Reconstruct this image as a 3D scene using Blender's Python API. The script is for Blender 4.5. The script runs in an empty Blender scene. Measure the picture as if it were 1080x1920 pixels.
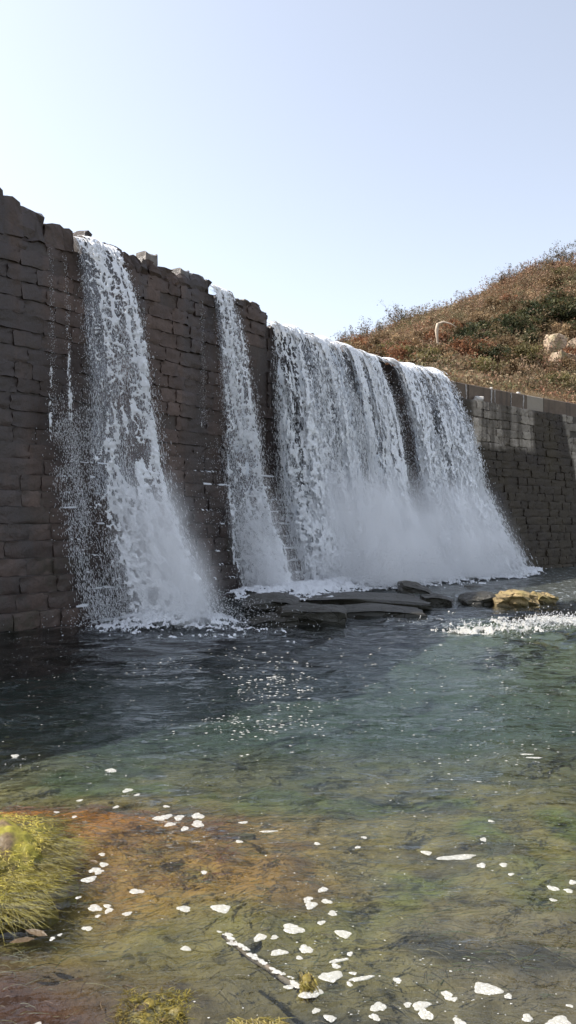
import bpy, math, random
import numpy as np
from mathutils import Matrix, Vector, Euler

random.seed(7); RNG = np.random.default_rng(7)
sc = bpy.context.scene
COL = sc.collection

# ------------------------------------------------------------------ camera, sky, sun, exposure
CAMZ = 1.6; FPX = 1478.0; HOR = 985.0
cam_d = bpy.data.cameras.new('camera'); cam = bpy.data.objects.new('camera', cam_d); COL.objects.link(cam)
cam.location = (0, 0, CAMZ)
cam.rotation_euler = (math.radians(90) + math.atan((HOR - 960) / FPX), 0, 0)
cam_d.sensor_fit = 'VERTICAL'; cam_d.sensor_height = 36; cam_d.sensor_width = 36
cam_d.lens = 36 * FPX / 1920
cam_d.clip_start = 0.05; cam_d.clip_end = 3000
sc.camera = cam

SUN_AZ = math.radians(-78); SUN_EL = math.radians(51.5)
sundir = Vector((math.sin(SUN_AZ) * math.cos(SUN_EL), math.cos(SUN_AZ) * math.cos(SUN_EL), math.sin(SUN_EL)))
world = bpy.data.worlds.new('World'); sc.world = world; world.use_nodes = True
wn = world.node_tree.nodes; wl = world.node_tree.links; wn.clear()
sky = wn.new('ShaderNodeTexSky'); sky.sky_type = 'NISHITA'; sky.sun_disc = False
sky.sun_elevation = SUN_EL; sky.sun_rotation = SUN_AZ
sky.altitude = 100; sky.air_density = 1.0; sky.dust_density = 1.6; sky.ozone_density = 3.0
bg = wn.new('ShaderNodeBackground'); bg.inputs['Strength'].default_value = 0.15
wo = wn.new('ShaderNodeOutputWorld')
hs = wn.new('ShaderNodeHueSaturation'); hs.inputs['Saturation'].default_value = 0.50; hs.inputs['Value'].default_value = 1.0   # hazy, pale winter sky
wl.new(sky.outputs[0], hs.inputs['Color']); wl.new(hs.outputs[0], bg.inputs[0]); wl.new(bg.outputs[0], wo.inputs[0])
sd = bpy.data.lights.new('sun', 'SUN'); sd.energy = 4.0; sd.angle = math.radians(0.5); sd.color = (1, 0.94, 0.85)
sun = bpy.data.objects.new('sun', sd); COL.objects.link(sun)
sun.rotation_euler = sundir.to_track_quat('Z', 'Y').to_euler(); sun.location = (-20, 30, 40)
vs = sc.view_settings; vs.view_transform = 'Standard'; vs.look = 'None'; vs.exposure = 0.82; vs.gamma = 1
vs.use_curve_mapping = False
sc.render.engine = 'CYCLES'
sc.cycles.max_bounces = 8; sc.cycles.transparent_max_bounces = 24; sc.cycles.volume_bounces = 6
sc.cycles.use_denoising = True
sc.cycles.caustics_reflective = False; sc.cycles.caustics_refractive = False
sc.cycles.sample_clamp_indirect = 4.0
sc.cycles.volume_step_rate = 2.0

# ------------------------------------------------------------------ numpy noise
def _h(ix, iy, seed):
    a = (ix.astype(np.int64) * 374761393 + iy.astype(np.int64) * 668265263 + seed * 974634541) & 0xFFFFFFFF
    a = ((a ^ (a >> 13)) * 1274126177) & 0xFFFFFFFF
    a = ((a ^ (a >> 16)) * 2246822519) & 0xFFFFFFFF
    return ((a ^ (a >> 15)) & 0xFFFFFF) / float(0xFFFFFF)
def vnoise(x, y, seed=0):
    x = np.asarray(x, float); y = np.asarray(y, float)
    ix = np.floor(x); iy = np.floor(y); fx = x - ix; fy = y - iy
    fx = fx * fx * (3 - 2 * fx); fy = fy * fy * (3 - 2 * fy)
    ix = ix.astype(np.int64); iy = iy.astype(np.int64)
    a = _h(ix, iy, seed); b = _h(ix + 1, iy, seed); c = _h(ix, iy + 1, seed); d = _h(ix + 1, iy + 1, seed)
    return (a * (1 - fx) + b * fx) * (1 - fy) + (c * (1 - fx) + d * fx) * fy
def fbm(x, y, seed=0, oct=4):
    s = 0; amp = 0.5; tot = 0
    for k in range(oct):
        s = s + amp * vnoise(np.asarray(x) * 2 ** k + 17.3 * k, np.asarray(y) * 2 ** k - 9.1 * k, seed + k * 31); tot += amp; amp *= 0.5
    return s / tot
def worley(x, y, seed=0):
    ix = np.floor(x).astype(np.int64); iy = np.floor(y).astype(np.int64)
    f1 = np.full(x.shape, 9.0); f2 = np.full(x.shape, 9.0)
    for dx in (-1, 0, 1):
        for dy in (-1, 0, 1):
            cx = ix + dx; cy = iy + dy
            px = cx + _h(cx, cy, seed); py = cy + _h(cx, cy, seed + 77)
            d = np.sqrt((px - x) ** 2 + (py - y) ** 2)
            f2 = np.where(d < f1, f1, np.minimum(f2, d)); f1 = np.minimum(f1, d)
    return f1, f2
def sst(a, b, x):
    t = np.clip((np.asarray(x, float) - a) / (b - a), 0, 1); return t * t * (3 - 2 * t)

# ------------------------------------------------------------------ mesh / object helpers
def mesh_np(name, V, F, mat=None, smooth=False, fcol=None, vcol=None):
    V = np.asarray(V, np.float32); F = np.asarray(F, np.int32)
    me = bpy.data.meshes.new(name); n, k = F.shape
    me.vertices.add(len(V)); me.vertices.foreach_set('co', V.ravel())
    me.loops.add(n * k); me.loops.foreach_set('vertex_index', F.ravel())
    me.polygons.add(n); me.polygons.foreach_set('loop_start', np.arange(0, n * k, k, dtype=np.int32))
    me.polygons.foreach_set('loop_total', np.full(n, k, np.int32))
    me.polygons.foreach_set('use_smooth', np.full(n, smooth, bool))
    if fcol is not None:
        at = me.attributes.new('tint', 'FLOAT_COLOR', 'FACE'); at.data.foreach_set('color', np.asarray(fcol, np.float32).ravel())
    if vcol is not None:
        at = me.attributes.new('tint', 'FLOAT_COLOR', 'POINT'); at.data.foreach_set('color', np.asarray(vcol, np.float32).ravel())
    me.update(calc_edges=True)
    if mat: me.materials.append(mat)
    return me
def obj(name, me, parent=None, loc=(0, 0, 0), rot=(0, 0, 0), scale=(1, 1, 1), kind=None):
    o = bpy.data.objects.new(name, me); COL.objects.link(o)
    o.location = loc; o.rotation_euler = rot; o.scale = scale
    if kind: o['kind'] = kind
    if parent is not None:
        o.parent = parent
        o.matrix_parent_inverse = inv_of(parent)
    return o
def inv_of(p):
    m = Matrix.LocRotScale(p.location, p.rotation_euler, p.scale)
    q = p
    while q.parent is not None:
        m = q.parent_m @ m if hasattr(q, 'parent_m') else Matrix.LocRotScale(q.parent.location, q.parent.rotation_euler, q.parent.scale) @ q.matrix_parent_inverse @ m
        q = q.parent
    return m.inverted()
def tag(o, label, cat, group=None):
    o['label'] = label; o['category'] = cat
    if group: o['group'] = group
    return o
def thing(name, label, cat, loc=(0, 0, 0), group=None):
    o = bpy.data.objects.new(name, None); COL.objects.link(o); o.location = loc; o.empty_display_size = 0.2
    return tag(o, label, cat, group)
def grid_faces(nu, nv):
    i = np.arange(nu - 1)[:, None] * nv + np.arange(nv - 1)[None, :]
    i = i.ravel(); return np.stack([i, i + nv, i + nv + 1, i + 1], 1)
def compact(V, F):
    used = np.unique(F); m = np.zeros(len(V), np.int64); m[used] = np.arange(len(used)); return V[used], m[F], used
def pix(px, py, z=0.0):
    """ground point seen at a pixel of the photograph, on the level z"""
    d = (CAMZ - z) * FPX / (py - HOR); return ((px - 540) / FPX * d, d)
def proj(x, y, z):
    return 540 + FPX * x / y, HOR - FPX * (z - CAMZ) / y

# ------------------------------------------------------------------ materials
def nmat(name):
    m = bpy.data.materials.new(name); m.use_nodes = True; nt = m.node_tree; nt.nodes.clear()
    out = nt.nodes.new('ShaderNodeOutputMaterial'); return m, nt, out
class NB:
    def __init__(s, nt): s.nt = nt
    def n(s, t, **kw):
        nd = s.nt.nodes.new('ShaderNode' + t)
        for k, v in kw.items(): setattr(nd, k, v)
        return nd
    def l(s, a, b): s.nt.links.new(a, b)
    def val(s, inp, v):
        if hasattr(v, 'is_output') or hasattr(v, 'links'): s.l(v, inp)
        else: inp.default_value = v
    def noise(s, scale, detail=4, rough=0.55, vec=None, dist=0.0):
        nd = s.n('TexNoise'); nd.inputs['Scale'].default_value = scale; nd.inputs['Detail'].default_value = detail
        nd.inputs['Roughness'].default_value = rough; nd.inputs['Distortion'].default_value = dist
        if vec is not None: s.l(vec, nd.inputs['Vector'])
        return nd.outputs['Fac']
    def math(s, op, a, b=None, clamp=False):
        nd = s.n('Math', operation=op, use_clamp=clamp); s.val(nd.inputs[0], a)
        if b is not None: s.val(nd.inputs[1], b)
        return nd.outputs[0]
    def ramp(s, fac, pts):
        nd = s.n('ValToRGB'); s.l(fac, nd.inputs[0]); el = nd.color_ramp.elements
        while len(el) < len(pts): el.new(0.5)
        for e, (p, c) in zip(el, pts):
            e.position = p; e.color = (c, c, c, 1) if not hasattr(c, '__len__') else (*c, 1)
        return nd.outputs[0]
    def mix(s, fac, a, b, mode='MIX'):
        nd = s.n('Mix', data_type='RGBA', blend_type=mode); s.val(nd.inputs[0], fac)
        s.val(nd.inputs[6], a if hasattr(a, 'links') else (*a, 1)); s.val(nd.inputs[7], b if hasattr(b, 'links') else (*b, 1)); return nd.outputs[2]
    def maprange(s, v, a, b, c=0.0, d=1.0):
        nd = s.n('MapRange', interpolation_type='SMOOTHSTEP'); s.l(v, nd.inputs[0])
        for i, q in enumerate((a, b, c, d)): nd.inputs[i + 1].default_value = q
        return nd.outputs[0]
    def mapping(s, vec, scale):
        nd = s.n('Mapping'); s.l(vec, nd.inputs[0]); nd.inputs['Scale'].default_value = scale; return nd.outputs[0]
    def bump(s, h, strength=0.3, dist=0.02):
        nd = s.n('Bump'); nd.inputs['Strength'].default_value = strength; nd.inputs['Distance'].default_value = dist; s.l(h, nd.inputs['Height']); return nd.outputs[0]
    def principled(s, out, color, rough=0.7, normal=None, spec=0.5):
        p = s.n('BsdfPrincipled'); s.val(p.inputs['Base Color'], color if hasattr(color, 'links') else (*color, 1))
        s.val(p.inputs['Roughness'], rough); p.inputs['Specular IOR Level'].default_value = spec
        if normal is not None: s.l(normal, p.inputs['Normal'])
        s.l(p.outputs[0], out.inputs[0]); return p

def stone_mat(name, c1, c2, wetc, mode):
    """mode: 'dam' wet brown masonry; 'wing' dry grey with black wet streaks; 'rock' natural"""
    m, nt, out = nmat(name); b = NB(nt)
    geo = b.n('NewGeometry'); pos = geo.outputs['Position']; oi = b.n('ObjectInfo')
    rnd = b.math('FRACT', b.math('ADD', geo.outputs['Random Per Island'], oi.outputs['Random']))
    n1 = b.noise(2.2, 6, 0.6, pos); n2 = b.noise(14, 6, 0.65, pos); n3 = b.noise(60, 4, 0.6, pos)
    base = b.mix(b.ramp(n1, [(0.3, 0), (0.7, 1)]), c1, c2)
    tone = b.math('ADD', b.math('MULTIPLY', rnd, 0.6), 0.7)
    tc = b.n('CombineColor')
    for i in range(3): b.l(tone, tc.inputs[i])
    base = b.mix(1.0, base, tc.outputs[0], 'MULTIPLY')
    base = b.mix(b.ramp(n2, [(0.42, 0), (0.72, 0.55)]), base, tuple(x * 0.45 for x in c1))
    sep = b.n('SeparateXYZ'); b.l(pos, sep.inputs[0])
    streak = b.noise(1.0, 5, 0.6, b.mapping(pos, (1.7, 1.7, 0.13)))
    rough = 0.75
    lgt = b.ramp(b.noise(0.55, 5, 0.65, b.mapping(pos, (1, 1, .6))), [(.3, .55), (.7, 1.35)])
    if mode != 'rock': base = b.mix(1.0, base, lgt, 'MULTIPLY')
    if mode == 'dam':
        wet = b.ramp(streak, [(0.40, 0.0), (0.60, 1.0)])
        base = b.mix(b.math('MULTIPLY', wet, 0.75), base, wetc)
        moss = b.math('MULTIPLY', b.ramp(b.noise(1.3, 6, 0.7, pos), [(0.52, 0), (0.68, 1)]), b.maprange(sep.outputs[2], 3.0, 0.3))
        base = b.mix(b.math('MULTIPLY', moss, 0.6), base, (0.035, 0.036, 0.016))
        rough = b.maprange(streak, 0.4, 0.6, 0.7, 0.32)
    elif mode == 'wing':
        edge = b.math('ADD', sep.outputs[2], b.math('MULTIPLY', b.math('SUBTRACT', b.noise(0.8, 4, 0.6, pos), 0.5), 0.9))
        low = b.maprange(edge, 4.35, 4.15)
        dl = b.math('ADD', sep.outputs[0], b.math('MULTIPLY', b.math('SUBTRACT', streak, 0.5), 0.5))
        near = b.maprange(dl, 6.15, 5.85)
        # the broad wet panel next to the dry end of the wall
        slope = b.math('ADD', dl, b.math('MULTIPLY', sep.outputs[2], 0.28))
        pan = b.math('MULTIPLY', b.maprange(dl, 8.55, 8.75), b.maprange(slope, 11.75, 11.6))
        far = b.maprange(slope, 11.6, 11.75)
        low = b.math('MULTIPLY', low, b.math('SUBTRACT', 1.0, far))
        st = b.math('MULTIPLY', b.ramp(b.noise(1.0, 4, 0.6, b.mapping(pos, (2.6, 2.6, 0.25))), [(0.44, 0), (0.56, 1)]), b.math('SUBTRACT', 1.0, far))
        w = b.math('MAXIMUM', b.math('MAXIMUM', low, near), b.math('MAXIMUM', pan, b.math('MULTIPLY', st, 0.8)), clamp=True)
        base = b.mix(w, base, b.mix(b.ramp(b.noise(0.7, 5, 0.6, pos), [(0.4, 0), (0.65, 1)]), wetc, (0.05, 0.036, 0.018)))
        rough = b.maprange(w, 0.0, 1.0, 0.85, 0.7)
    else:
        vc_ = b.n('TexVoronoi', feature='DISTANCE_TO_EDGE'); vc_.inputs['Scale'].default_value = 1.7; b.l(b.mapping(pos, (1, 1, 3.2)), vc_.inputs['Vector'])
        dm = b.n('VectorMath', operation='ADD'); nz_ = b.n('TexNoise'); nz_.inputs['Scale'].default_value = 3; b.l(pos, nz_.inputs['Vector']); b.l(b.mapping(pos, (1, 1, 3.2)), dm.inputs[0]); b.l(nz_.outputs['Color'], dm.inputs[1]); b.l(dm.outputs[0], vc_.inputs['Vector'])
        crack = b.maprange(vc_.outputs['Distance'], .05, .0)
        base = b.mix(b.math('MULTIPLY', crack, .85), base, tuple(x * .15 for x in c1))
        base = b.mix(b.ramp(n1, [(.5, 0), (.66, .8)]), base, (c1[0] * .55, c1[1] * .7, c1[2] * .4)); base = b.mix(b.ramp(n3, [(.5, 0), (.75, .6)]), base, tuple(min(x * 1.9, .8) for x in c2))
        wet = b.maprange(b.math('ADD', sep.outputs[2], b.math('MULTIPLY', n2, 0.12)), *((0.60, 0.30) if name == 'shelf_rock' else (0.16, 0.02)))
        base = b.mix(wet, base, wetc); rough = b.maprange(wet, 0, 1, 0.7, 0.38)
    h = b.math('ADD', b.math('MULTIPLY', n2, 1.0), b.math('MULTIPLY', n3, 0.35))
    if mode == 'rock': h = b.math('SUBTRACT', b.math('ADD', h, b.math('MULTIPLY', n1, 1.2)), crack)
    b.principled(out, base, rough, b.bump(h, 0.7, 0.03)); return m
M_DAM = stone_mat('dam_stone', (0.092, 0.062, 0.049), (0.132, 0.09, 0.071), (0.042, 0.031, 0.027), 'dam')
M_MORTAR = stone_mat('dam_mortar', (0.088, 0.063, 0.05), (0.12, 0.088, 0.07), (0.042, 0.032, 0.028), 'dam')
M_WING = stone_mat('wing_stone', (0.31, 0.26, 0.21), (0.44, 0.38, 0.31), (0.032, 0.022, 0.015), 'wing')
M_WMORTAR = stone_mat('wing_mortar', (0.08, 0.065, 0.05), (0.12, 0.10, 0.08), (0.02, 0.015, 0.011), 'wing')
M_ROCK = stone_mat('shelf_rock', (0.05, 0.04, 0.026), (0.085, 0.07, 0.042), (0.03, 0.026, 0.017), 'rock')
M_YROCK = stone_mat('ochre_rock', (0.26, 0.18, 0.075), (0.38, 0.28, 0.13), (0.10, 0.075, 0.035), 'rock')
M_CAP_SUN = stone_mat('cap_stone', (0.20, 0.17, 0.145), (0.34, 0.29, 0.24), (0.08, 0.07, 0.06), 'dam')  # paler dam stone for some crest caps, sunlight put into the colour
M_BOULDER = stone_mat('boulder', (0.36, 0.25, 0.165), (0.46, 0.34, 0.24), (0.2, 0.15, 0.11), 'rock')

def water_white(name, trans=0.35, gl=0.12, alb=(0.97, 0.975, 0.98)):
    m, nt, out = nmat(name); b = NB(nt)
    geo = b.n('NewGeometry')
    nrm = b.bump(b.noise(30, 3, 0.6, geo.outputs['Position']), 0.8, 0.03)
    d = b.n('BsdfDiffuse'); d.inputs[0].default_value = (*alb, 1); b.l(nrm, d.inputs['Normal'])
    t = b.n('BsdfTranslucent'); t.inputs[0].default_value = (*alb, 1); b.l(nrm, t.inputs['Normal'])
    g = b.n('BsdfGlossy'); g.inputs[0].default_value = (1, 1, 1, 1); g.inputs['Roughness'].default_value = 0.22; b.l(nrm, g.inputs['Normal'])
    m1 = b.n('MixShader'); m1.inputs[0].default_value = trans; b.l(d.outputs[0], m1.inputs[1]); b.l(t.outputs[0], m1.inputs[2])
    m2 = b.n('MixShader'); m2.inputs[0].default_value = gl; b.l(m1.outputs[0], m2.inputs[1]); b.l(g.outputs[0], m2.inputs[2])
    b.l(m2.outputs[0], out.inputs[0]); return m
M_WHITE = water_white('white_water', .10, .08)
M_DROP = water_white('droplets', 0.4, 0.1)
M_THREAD = water_white('thread_water', 0.5, 0.06, (.985, .987, .99))
M_FOAM = water_white('foam', 0.15, 0.04, (.46, .455, .43))
def foam_mat():
    m, nt, out = nmat('float_foam'); b = NB(nt); geo = b.n('NewGeometry'); pos = geo.outputs['Position']
    v = b.n('TexVoronoi'); v.inputs['Scale'].default_value = 130; b.l(pos, v.inputs['Vector']); v2 = b.n('TexVoronoi'); v2.inputs['Scale'].default_value = 55; b.l(pos, v2.inputs['Vector'])
    h = b.math('ADD', v.outputs['Distance'], v2.outputs['Distance']); p = b.n('BsdfPrincipled'); p.inputs['Base Color'].default_value = (.68, .67, .62, 1); p.inputs['Roughness'].default_value = .35
    b.l(b.bump(h, .4, .005), p.inputs['Normal']); tr = b.n('BsdfTransparent'); mx = b.n('MixShader')
    b.l(b.ramp(h, [(.3, 1.0), (.95, .5)]), mx.inputs[0]); b.l(tr.outputs[0], mx.inputs[1]); b.l(p.outputs[0], mx.inputs[2]); b.l(mx.outputs[0], out.inputs[0]); return m
M_FLOAT = foam_mat()
M_CHURN = water_white('churned_foam', 0.2, 0.05, (.9, .91, .92))

def film_mat():
    m, nt, out = nmat('water_film'); b = NB(nt); geo = b.n('NewGeometry')
    uvn = b.n('Attribute', attribute_name='tint')
    nv = b.mapping(geo.outputs['Position'], (9, 9, 2.2))
    n = b.noise(1.0, 5, 0.65, nv, 0.6)
    nrm = b.bump(n, 1.0, 0.06)
    tr = b.n('BsdfTransparent'); tr.inputs[0].default_value = (0.95, 0.97, 1, 1)
    d = b.n('BsdfDiffuse'); d.inputs[0].default_value = (0.75, 0.80, 0.87, 1); b.l(nrm, d.inputs['Normal'])
    g = b.n('BsdfGlossy'); g.inputs['Roughness'].default_value = 0.12; b.l(nrm, g.inputs['Normal'])
    dg = b.n('MixShader'); dg.inputs[0].default_value = 0.45; b.l(d.outputs[0], dg.inputs[1]); b.l(g.outputs[0], dg.inputs[2])
    sp = b.n('SeparateColor'); b.l(uvn.outputs['Color'], sp.inputs[0])
    a = b.math('MULTIPLY', b.ramp(n, [(0.35, 0.12), (0.65, 0.55)]), sp.outputs[0], clamp=True)
    mx = b.n('MixShader'); b.l(a, mx.inputs[0]); b.l(tr.outputs[0], mx.inputs[1]); b.l(dg.outputs[0], mx.inputs[2])
    b.l(mx.outputs[0], out.inputs[0]); return m
M_FILM = film_mat()

def mist_mat(dens):
    m, nt, out = nmat('spray_mist'); b = NB(nt)
    tc = b.n('TexCoord'); sep = b.n('SeparateXYZ'); b.l(tc.outputs['Generated'], sep.inputs[0])
    x, y, z = sep.outputs
    geo = b.n('NewGeometry')
    n = b.noise(1.4, 3, 0.6, b.mapping(tc.outputs['Object'], (1, 1, 0.7)))
    ex = b.math('MULTIPLY', b.maprange(x, 0.02, 0.30), b.maprange(x, 0.98, 0.70))
    yc = b.math('ADD', 0.30, b.math('MULTIPLY', z, 0.45)); dy = b.math('ABSOLUTE', b.math('SUBTRACT', y, yc)); ey = b.maprange(dy, 0.42, 0.05)
    ez = b.math('MULTIPLY', b.maprange(z, 1.0, 0.15), b.maprange(z, 0.0, 0.06))
    f = b.math('MULTIPLY', b.math('MULTIPLY', ex, ey), ez)
    f = b.math('MULTIPLY', f, b.ramp(n, [(0.33, 0.05), (0.62, 1.0)]))
    f = b.math('MULTIPLY', f, dens)
    v = b.n('VolumePrincipled'); v.inputs['Color'].default_value = (0.995, 0.997, 1, 1); b.l(f, v.inputs['Density']); v.inputs['Anisotropy'].default_value = 0.2
    b.l(v.outputs[0], out.inputs['Volume']); return m

def pool_mat():
    m, nt, out = nmat('pool_water'); b = NB(nt)
    geo = b.n('NewGeometry'); pos = geo.outputs['Position']
    n1 = b.noise(5, 4, 0.5, b.mapping(pos, (0.75, 1.4, 1)), 0.4)
    n2 = b.noise(22, 3, 0.6, b.mapping(pos, (0.8, 1.2, 1)), 0.3)
    h = b.math('ADD', b.math('ADD', n1, b.math('MULTIPLY', n2, 0.16)), b.math('MULTIPLY', b.noise(2.0, 3, 0.5, b.mapping(pos, (0.7, 1.7, 1)), .3), 1.6))
    cal = b.ramp(b.noise(0.45, 3, 0.5, pos), [(0.35, 0.35), (0.65, 1.0)])
    sp = b.n('SeparateXYZ'); b.l(pos, sp.inputs[0]); cal = b.math('MULTIPLY', cal, b.maprange(sp.outputs[1], 2.2, 5.5, .38, 1.0)); cal = b.math('MULTIPLY', cal, b.maprange(sp.outputs[1], 6.5, 10, 1.0, .55))
    nrm = b.bump(b.math('MULTIPLY', h, cal), 1.0, 0.08)
    fr = b.n('Fresnel'); fr.inputs['IOR'].default_value = 1.36; b.l(nrm, fr.inputs['Normal'])
    g = b.n('BsdfGlossy'); g.inputs['Roughness'].default_value = 0.03; b.l(nrm, g.inputs['Normal']); g.inputs[0].default_value = (0.95, 0.98, 1, 1)
    tr = b.n('BsdfTransparent'); tr.inputs[0].default_value = (0.93, 0.97, 0.95, 1)
    mx = b.n('MixShader'); b.l(fr.outputs[0], mx.inputs[0]); b.l(tr.outputs[0], mx.inputs[1]); b.l(g.outputs[0], mx.inputs[2])
    b.l(mx.outputs[0], out.inputs[0])
    return m
M_POOL = pool_mat()
def attr_mat(name, rough=0.8, noise_s=12, trans=0.0, bump=0.5, spec=0.3):
    m, nt, out = nmat(name); b = NB(nt); geo = b.n('NewGeometry')
    at = b.n('Attribute', attribute_name='tint')
    n = b.noise(noise_s, 5, 0.65, geo.outputs['Position'])
    tone = b.ramp(n, [(0.25, 0.55), (0.75, 1.35)])
    c = b.mix(1.0, at.outputs['Color'], tone, 'MULTIPLY')
    p = b.principled(out, c, rough, b.bump(n, bump, 0.05), spec)
    if trans:
        t = b.n('BsdfTranslucent'); b.l(c, t.inputs[0]); mx = b.n('MixShader'); mx.inputs[0].default_value = trans
        b.l(p.outputs[0], mx.inputs[1]); b.l(t.outputs[0], mx.inputs[2]); b.l(mx.outputs[0], out.inputs[0])
    return m
M_BED = attr_mat('river_bed', 0.8, 9)
M_LEAF = attr_mat('scrub_leaf', 0.75, 3, 0.3, 0.0)
M_HILL = attr_mat('hill_soil', 0.9, 1.2)
M_ALGAE = attr_mat('algae', 0.45, 30, 0.3, 0.3, 0.5)
def flat_mat(name, c1, c2, scale=5, rough=0.8, bump=0.4):
    m, nt, out = nmat(name); b = NB(nt); geo = b.n('NewGeometry')
    n = b.noise(scale, 6, 0.65, geo.outputs['Position'])
    b.principled(out, b.mix(b.ramp(n, [(0.3, 0), (0.7, 1)]), c1, c2), rough, b.bump(n, bump, 0.03)); return m
M_TWIG = flat_mat('twig', (0.10, 0.075, 0.05), (0.2, 0.16, 0.12), 20)
M_PALE = flat_mat('pale_wood', (0.5, 0.4, 0.3), (0.65, 0.55, 0.43), 12)
M_GROUND = flat_mat('dry_ground', (0.14, 0.10, 0.06), (0.22, 0.16, 0.10), 0.6)
M_LEAFLIT = flat_mat('wet_leaf', (0.06, 0.038, 0.016), (0.12, 0.075, 0.03), 25, 0.4)
M_STRAW = flat_mat('straw', (0.38, 0.29, 0.17), (0.5, 0.4, 0.26), 10)

def concrete_mat():
    m, nt, out = nmat('parapet_concrete'); b = NB(nt); geo = b.n('NewGeometry'); pos = geo.outputs['Position']; oi = b.n('ObjectInfo')
    n = b.noise(3, 6, 0.65, pos); st = b.noise(1.0, 4, 0.6, b.mapping(pos, (2.5, 2.5, 0.2)))
    c = b.mix(b.ramp(n, [(0.3, 0), (0.7, 1)]), (0.115, 0.082, 0.056), (0.18, 0.132, 0.095))
    c = b.mix(b.ramp(st, [(0.52, 0), (0.66, 0.7)]), c, (0.035, 0.03, 0.026))
    at = b.n('Attribute', attribute_name='pale', attribute_type='OBJECT')
    c = b.mix(b.math('MULTIPLY', at.outputs['Fac'], b.ramp(n, [(0.2, 0.75), (0.7, 1)])), c, (0.34, 0.29, 0.23))
    b.principled(out, c, 0.8, b.bump(b.noise(25, 5, 0.6, pos), 0.4, 0.02)); return m
M_CONC = concrete_mat()
M_LIME = flat_mat('lime_streak', (0.34, 0.31, 0.28), (0.55, 0.5, 0.46), 14)

# ------------------------------------------------------------------ dam line
_ctl = np.array([(-12, 4.6), (-8.2, 8.8), (-4.9, 12.6), (-3.3, 14.4), (-1.72, 16.4), (-0.3, 18.3), (1.2, 20.3), (2.6, 22.2), (4.6, 24.2), (7, 26.3), (10.9, 29.5), (16, 33.5), (26, 41.0)], float)
def chaikin(P):
    Q = [P[0]]
    for a, c in zip(P[:-1], P[1:]): Q += [a * .75 + c * .25, a * .25 + c * .75]
    return np.array(Q + [P[-1]])
_cv = _ctl
for _ in range(4): _cv = chaikin(_cv)
_S = np.concatenate([[0], np.cumsum(np.linalg.norm(np.diff(_cv, axis=0), axis=1))])
def crest(s): return np.interp(s, _S, _cv[:, 0]), np.interp(s, _S, _cv[:, 1])
def nrm(s):
    x0, y0 = crest(np.asarray(s) - 0.4); x1, y1 = crest(np.asarray(s) + 0.4)
    dx, dy = x1 - x0, y1 - y0; L = np.hypot(dx, dy); return dy / L, -dx / L
def s_at_px(px):
    k = np.linspace(2, _S[-1], 6000); x, y = crest(k); return float(k[np.argmin(np.abs(x / y - (px - 540) / FPX) + (y < 1) * 9)])
HC = 0.27; NSTEP = 11; Z0 = -0.27
def wall_off(z):
    i = np.floor((np.asarray(z, float) - 0.0) / HC)
    return np.clip(NSTEP - i, 0, NSTEP + 1) * 0.095
def at_wall(s, off, z):
    x, y = crest(s); nx, ny = nrm(s); return x + nx * off, y + ny * off, z
S_L = 1.0; S_R = s_at_px(818); S_END = float(_S[-1]) - 1.0
S_FALL3 = s_at_px(505)
TOP_L, TOP_R, TOP_W = 6.48, 6.21, 5.67
def top_of(s):
    s = np.asarray(s, float)
    return np.where(s < S_FALL3 - 0.05, TOP_L, np.where(s < S_R, TOP_R, TOP_W))

# ------------------------------------------------------------------ ground, hill, bed
big = 900
gm = mesh_np('ground', [(-big, -big, -3.2), (big, -big, -3.2), (big, big, -3.2), (-big, big, -3.2)], [(0, 1, 2, 3)], M_GROUND)
obj('ground', gm, kind='structure')

RIDGE_U = np.array([-1.5, -0.35, -0.10, 0.0, 0.062, 0.11, 0.15, 0.21, 0.244, 0.278, 0.311, 0.366, 0.55, 0.9, 1.6])
RIDGE_Y = np.array([960, 960, 900, 760, 652, 628, 605, 563, 545, 520, 498, 472, 400, 330, 300.])
RIDGE_Y = RIDGE_Y + np.where(RIDGE_U > .05, 8, 0) + np.where(RIDGE_U > .2, 8, 0)
def crest_y(x):
    return np.interp(x, _cv[:, 0], _cv[:, 1])
def hill_z(x, y):
    x = np.asarray(x, float); y = np.asarray(y, float)
    u = x / np.maximum(y, 1); cy = crest_y(x)
    Yr = 62 + 6 * np.sin(u * 9)
    zr = CAMZ + (HOR - np.interp(u, RIDGE_U, RIDGE_Y)) / FPX * Yr
    # straight ray from the crest to the ridge keeps the skyline on the ridge
    yb = np.maximum(cy + 1.6, 25)
    t = np.clip((y - yb) / np.maximum(Yr - yb, 5), 0, 3)
    zb = np.where(u > 0.14, 6.0, 4.6)
    up = zb + (zr - zb) * (0.75 * np.clip(t, 0, 1) + 0.25 * sst(0, 1, t))
    down = zr - np.clip(t - 1, 0, 3) * 7
    z = np.where(t <= 1, up, down)
    w = sst(0.0, 0.12, t) * sst(1.15, 0.8, t) if False else sst(0.03, 0.2, t)
    return z + w * ((fbm(x * 0.22, y * 0.22, 5, 4) - 0.5) * 1.6)
gx = np.arange(-90, 130.1, 0.9); gy = np.arange(6, 150.1, 0.9)
X, Y = np.meshgrid(gx, gy, indexing='ij'); Z = hill_z(X, Y)
F = grid_faces(len(gx), len(gy)); cx = X.ravel(); cyv = Y.ravel()
behind = cyv > crest_y(cx) + 1.1
F = F[behind[F].all(1)]
V = np.stack([X.ravel(), Y.ravel(), Z.ravel()], 1)
c1 = np.array([0.30, 0.20, 0.11]); c2 = np.array([0.19, 0.125, 0.07]); nn = fbm(cx * 0.5, cyv * 0.5, 3)[:, None]
vc = np.concatenate([c1 * nn + c2 * (1 - nn), np.ones((len(cx), 1))], 1)
V, F, us = compact(V, F)
obj('hill', mesh_np('hill', V, F, M_HILL, True, vcol=vc[us]), kind='structure')
rp = []
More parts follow.
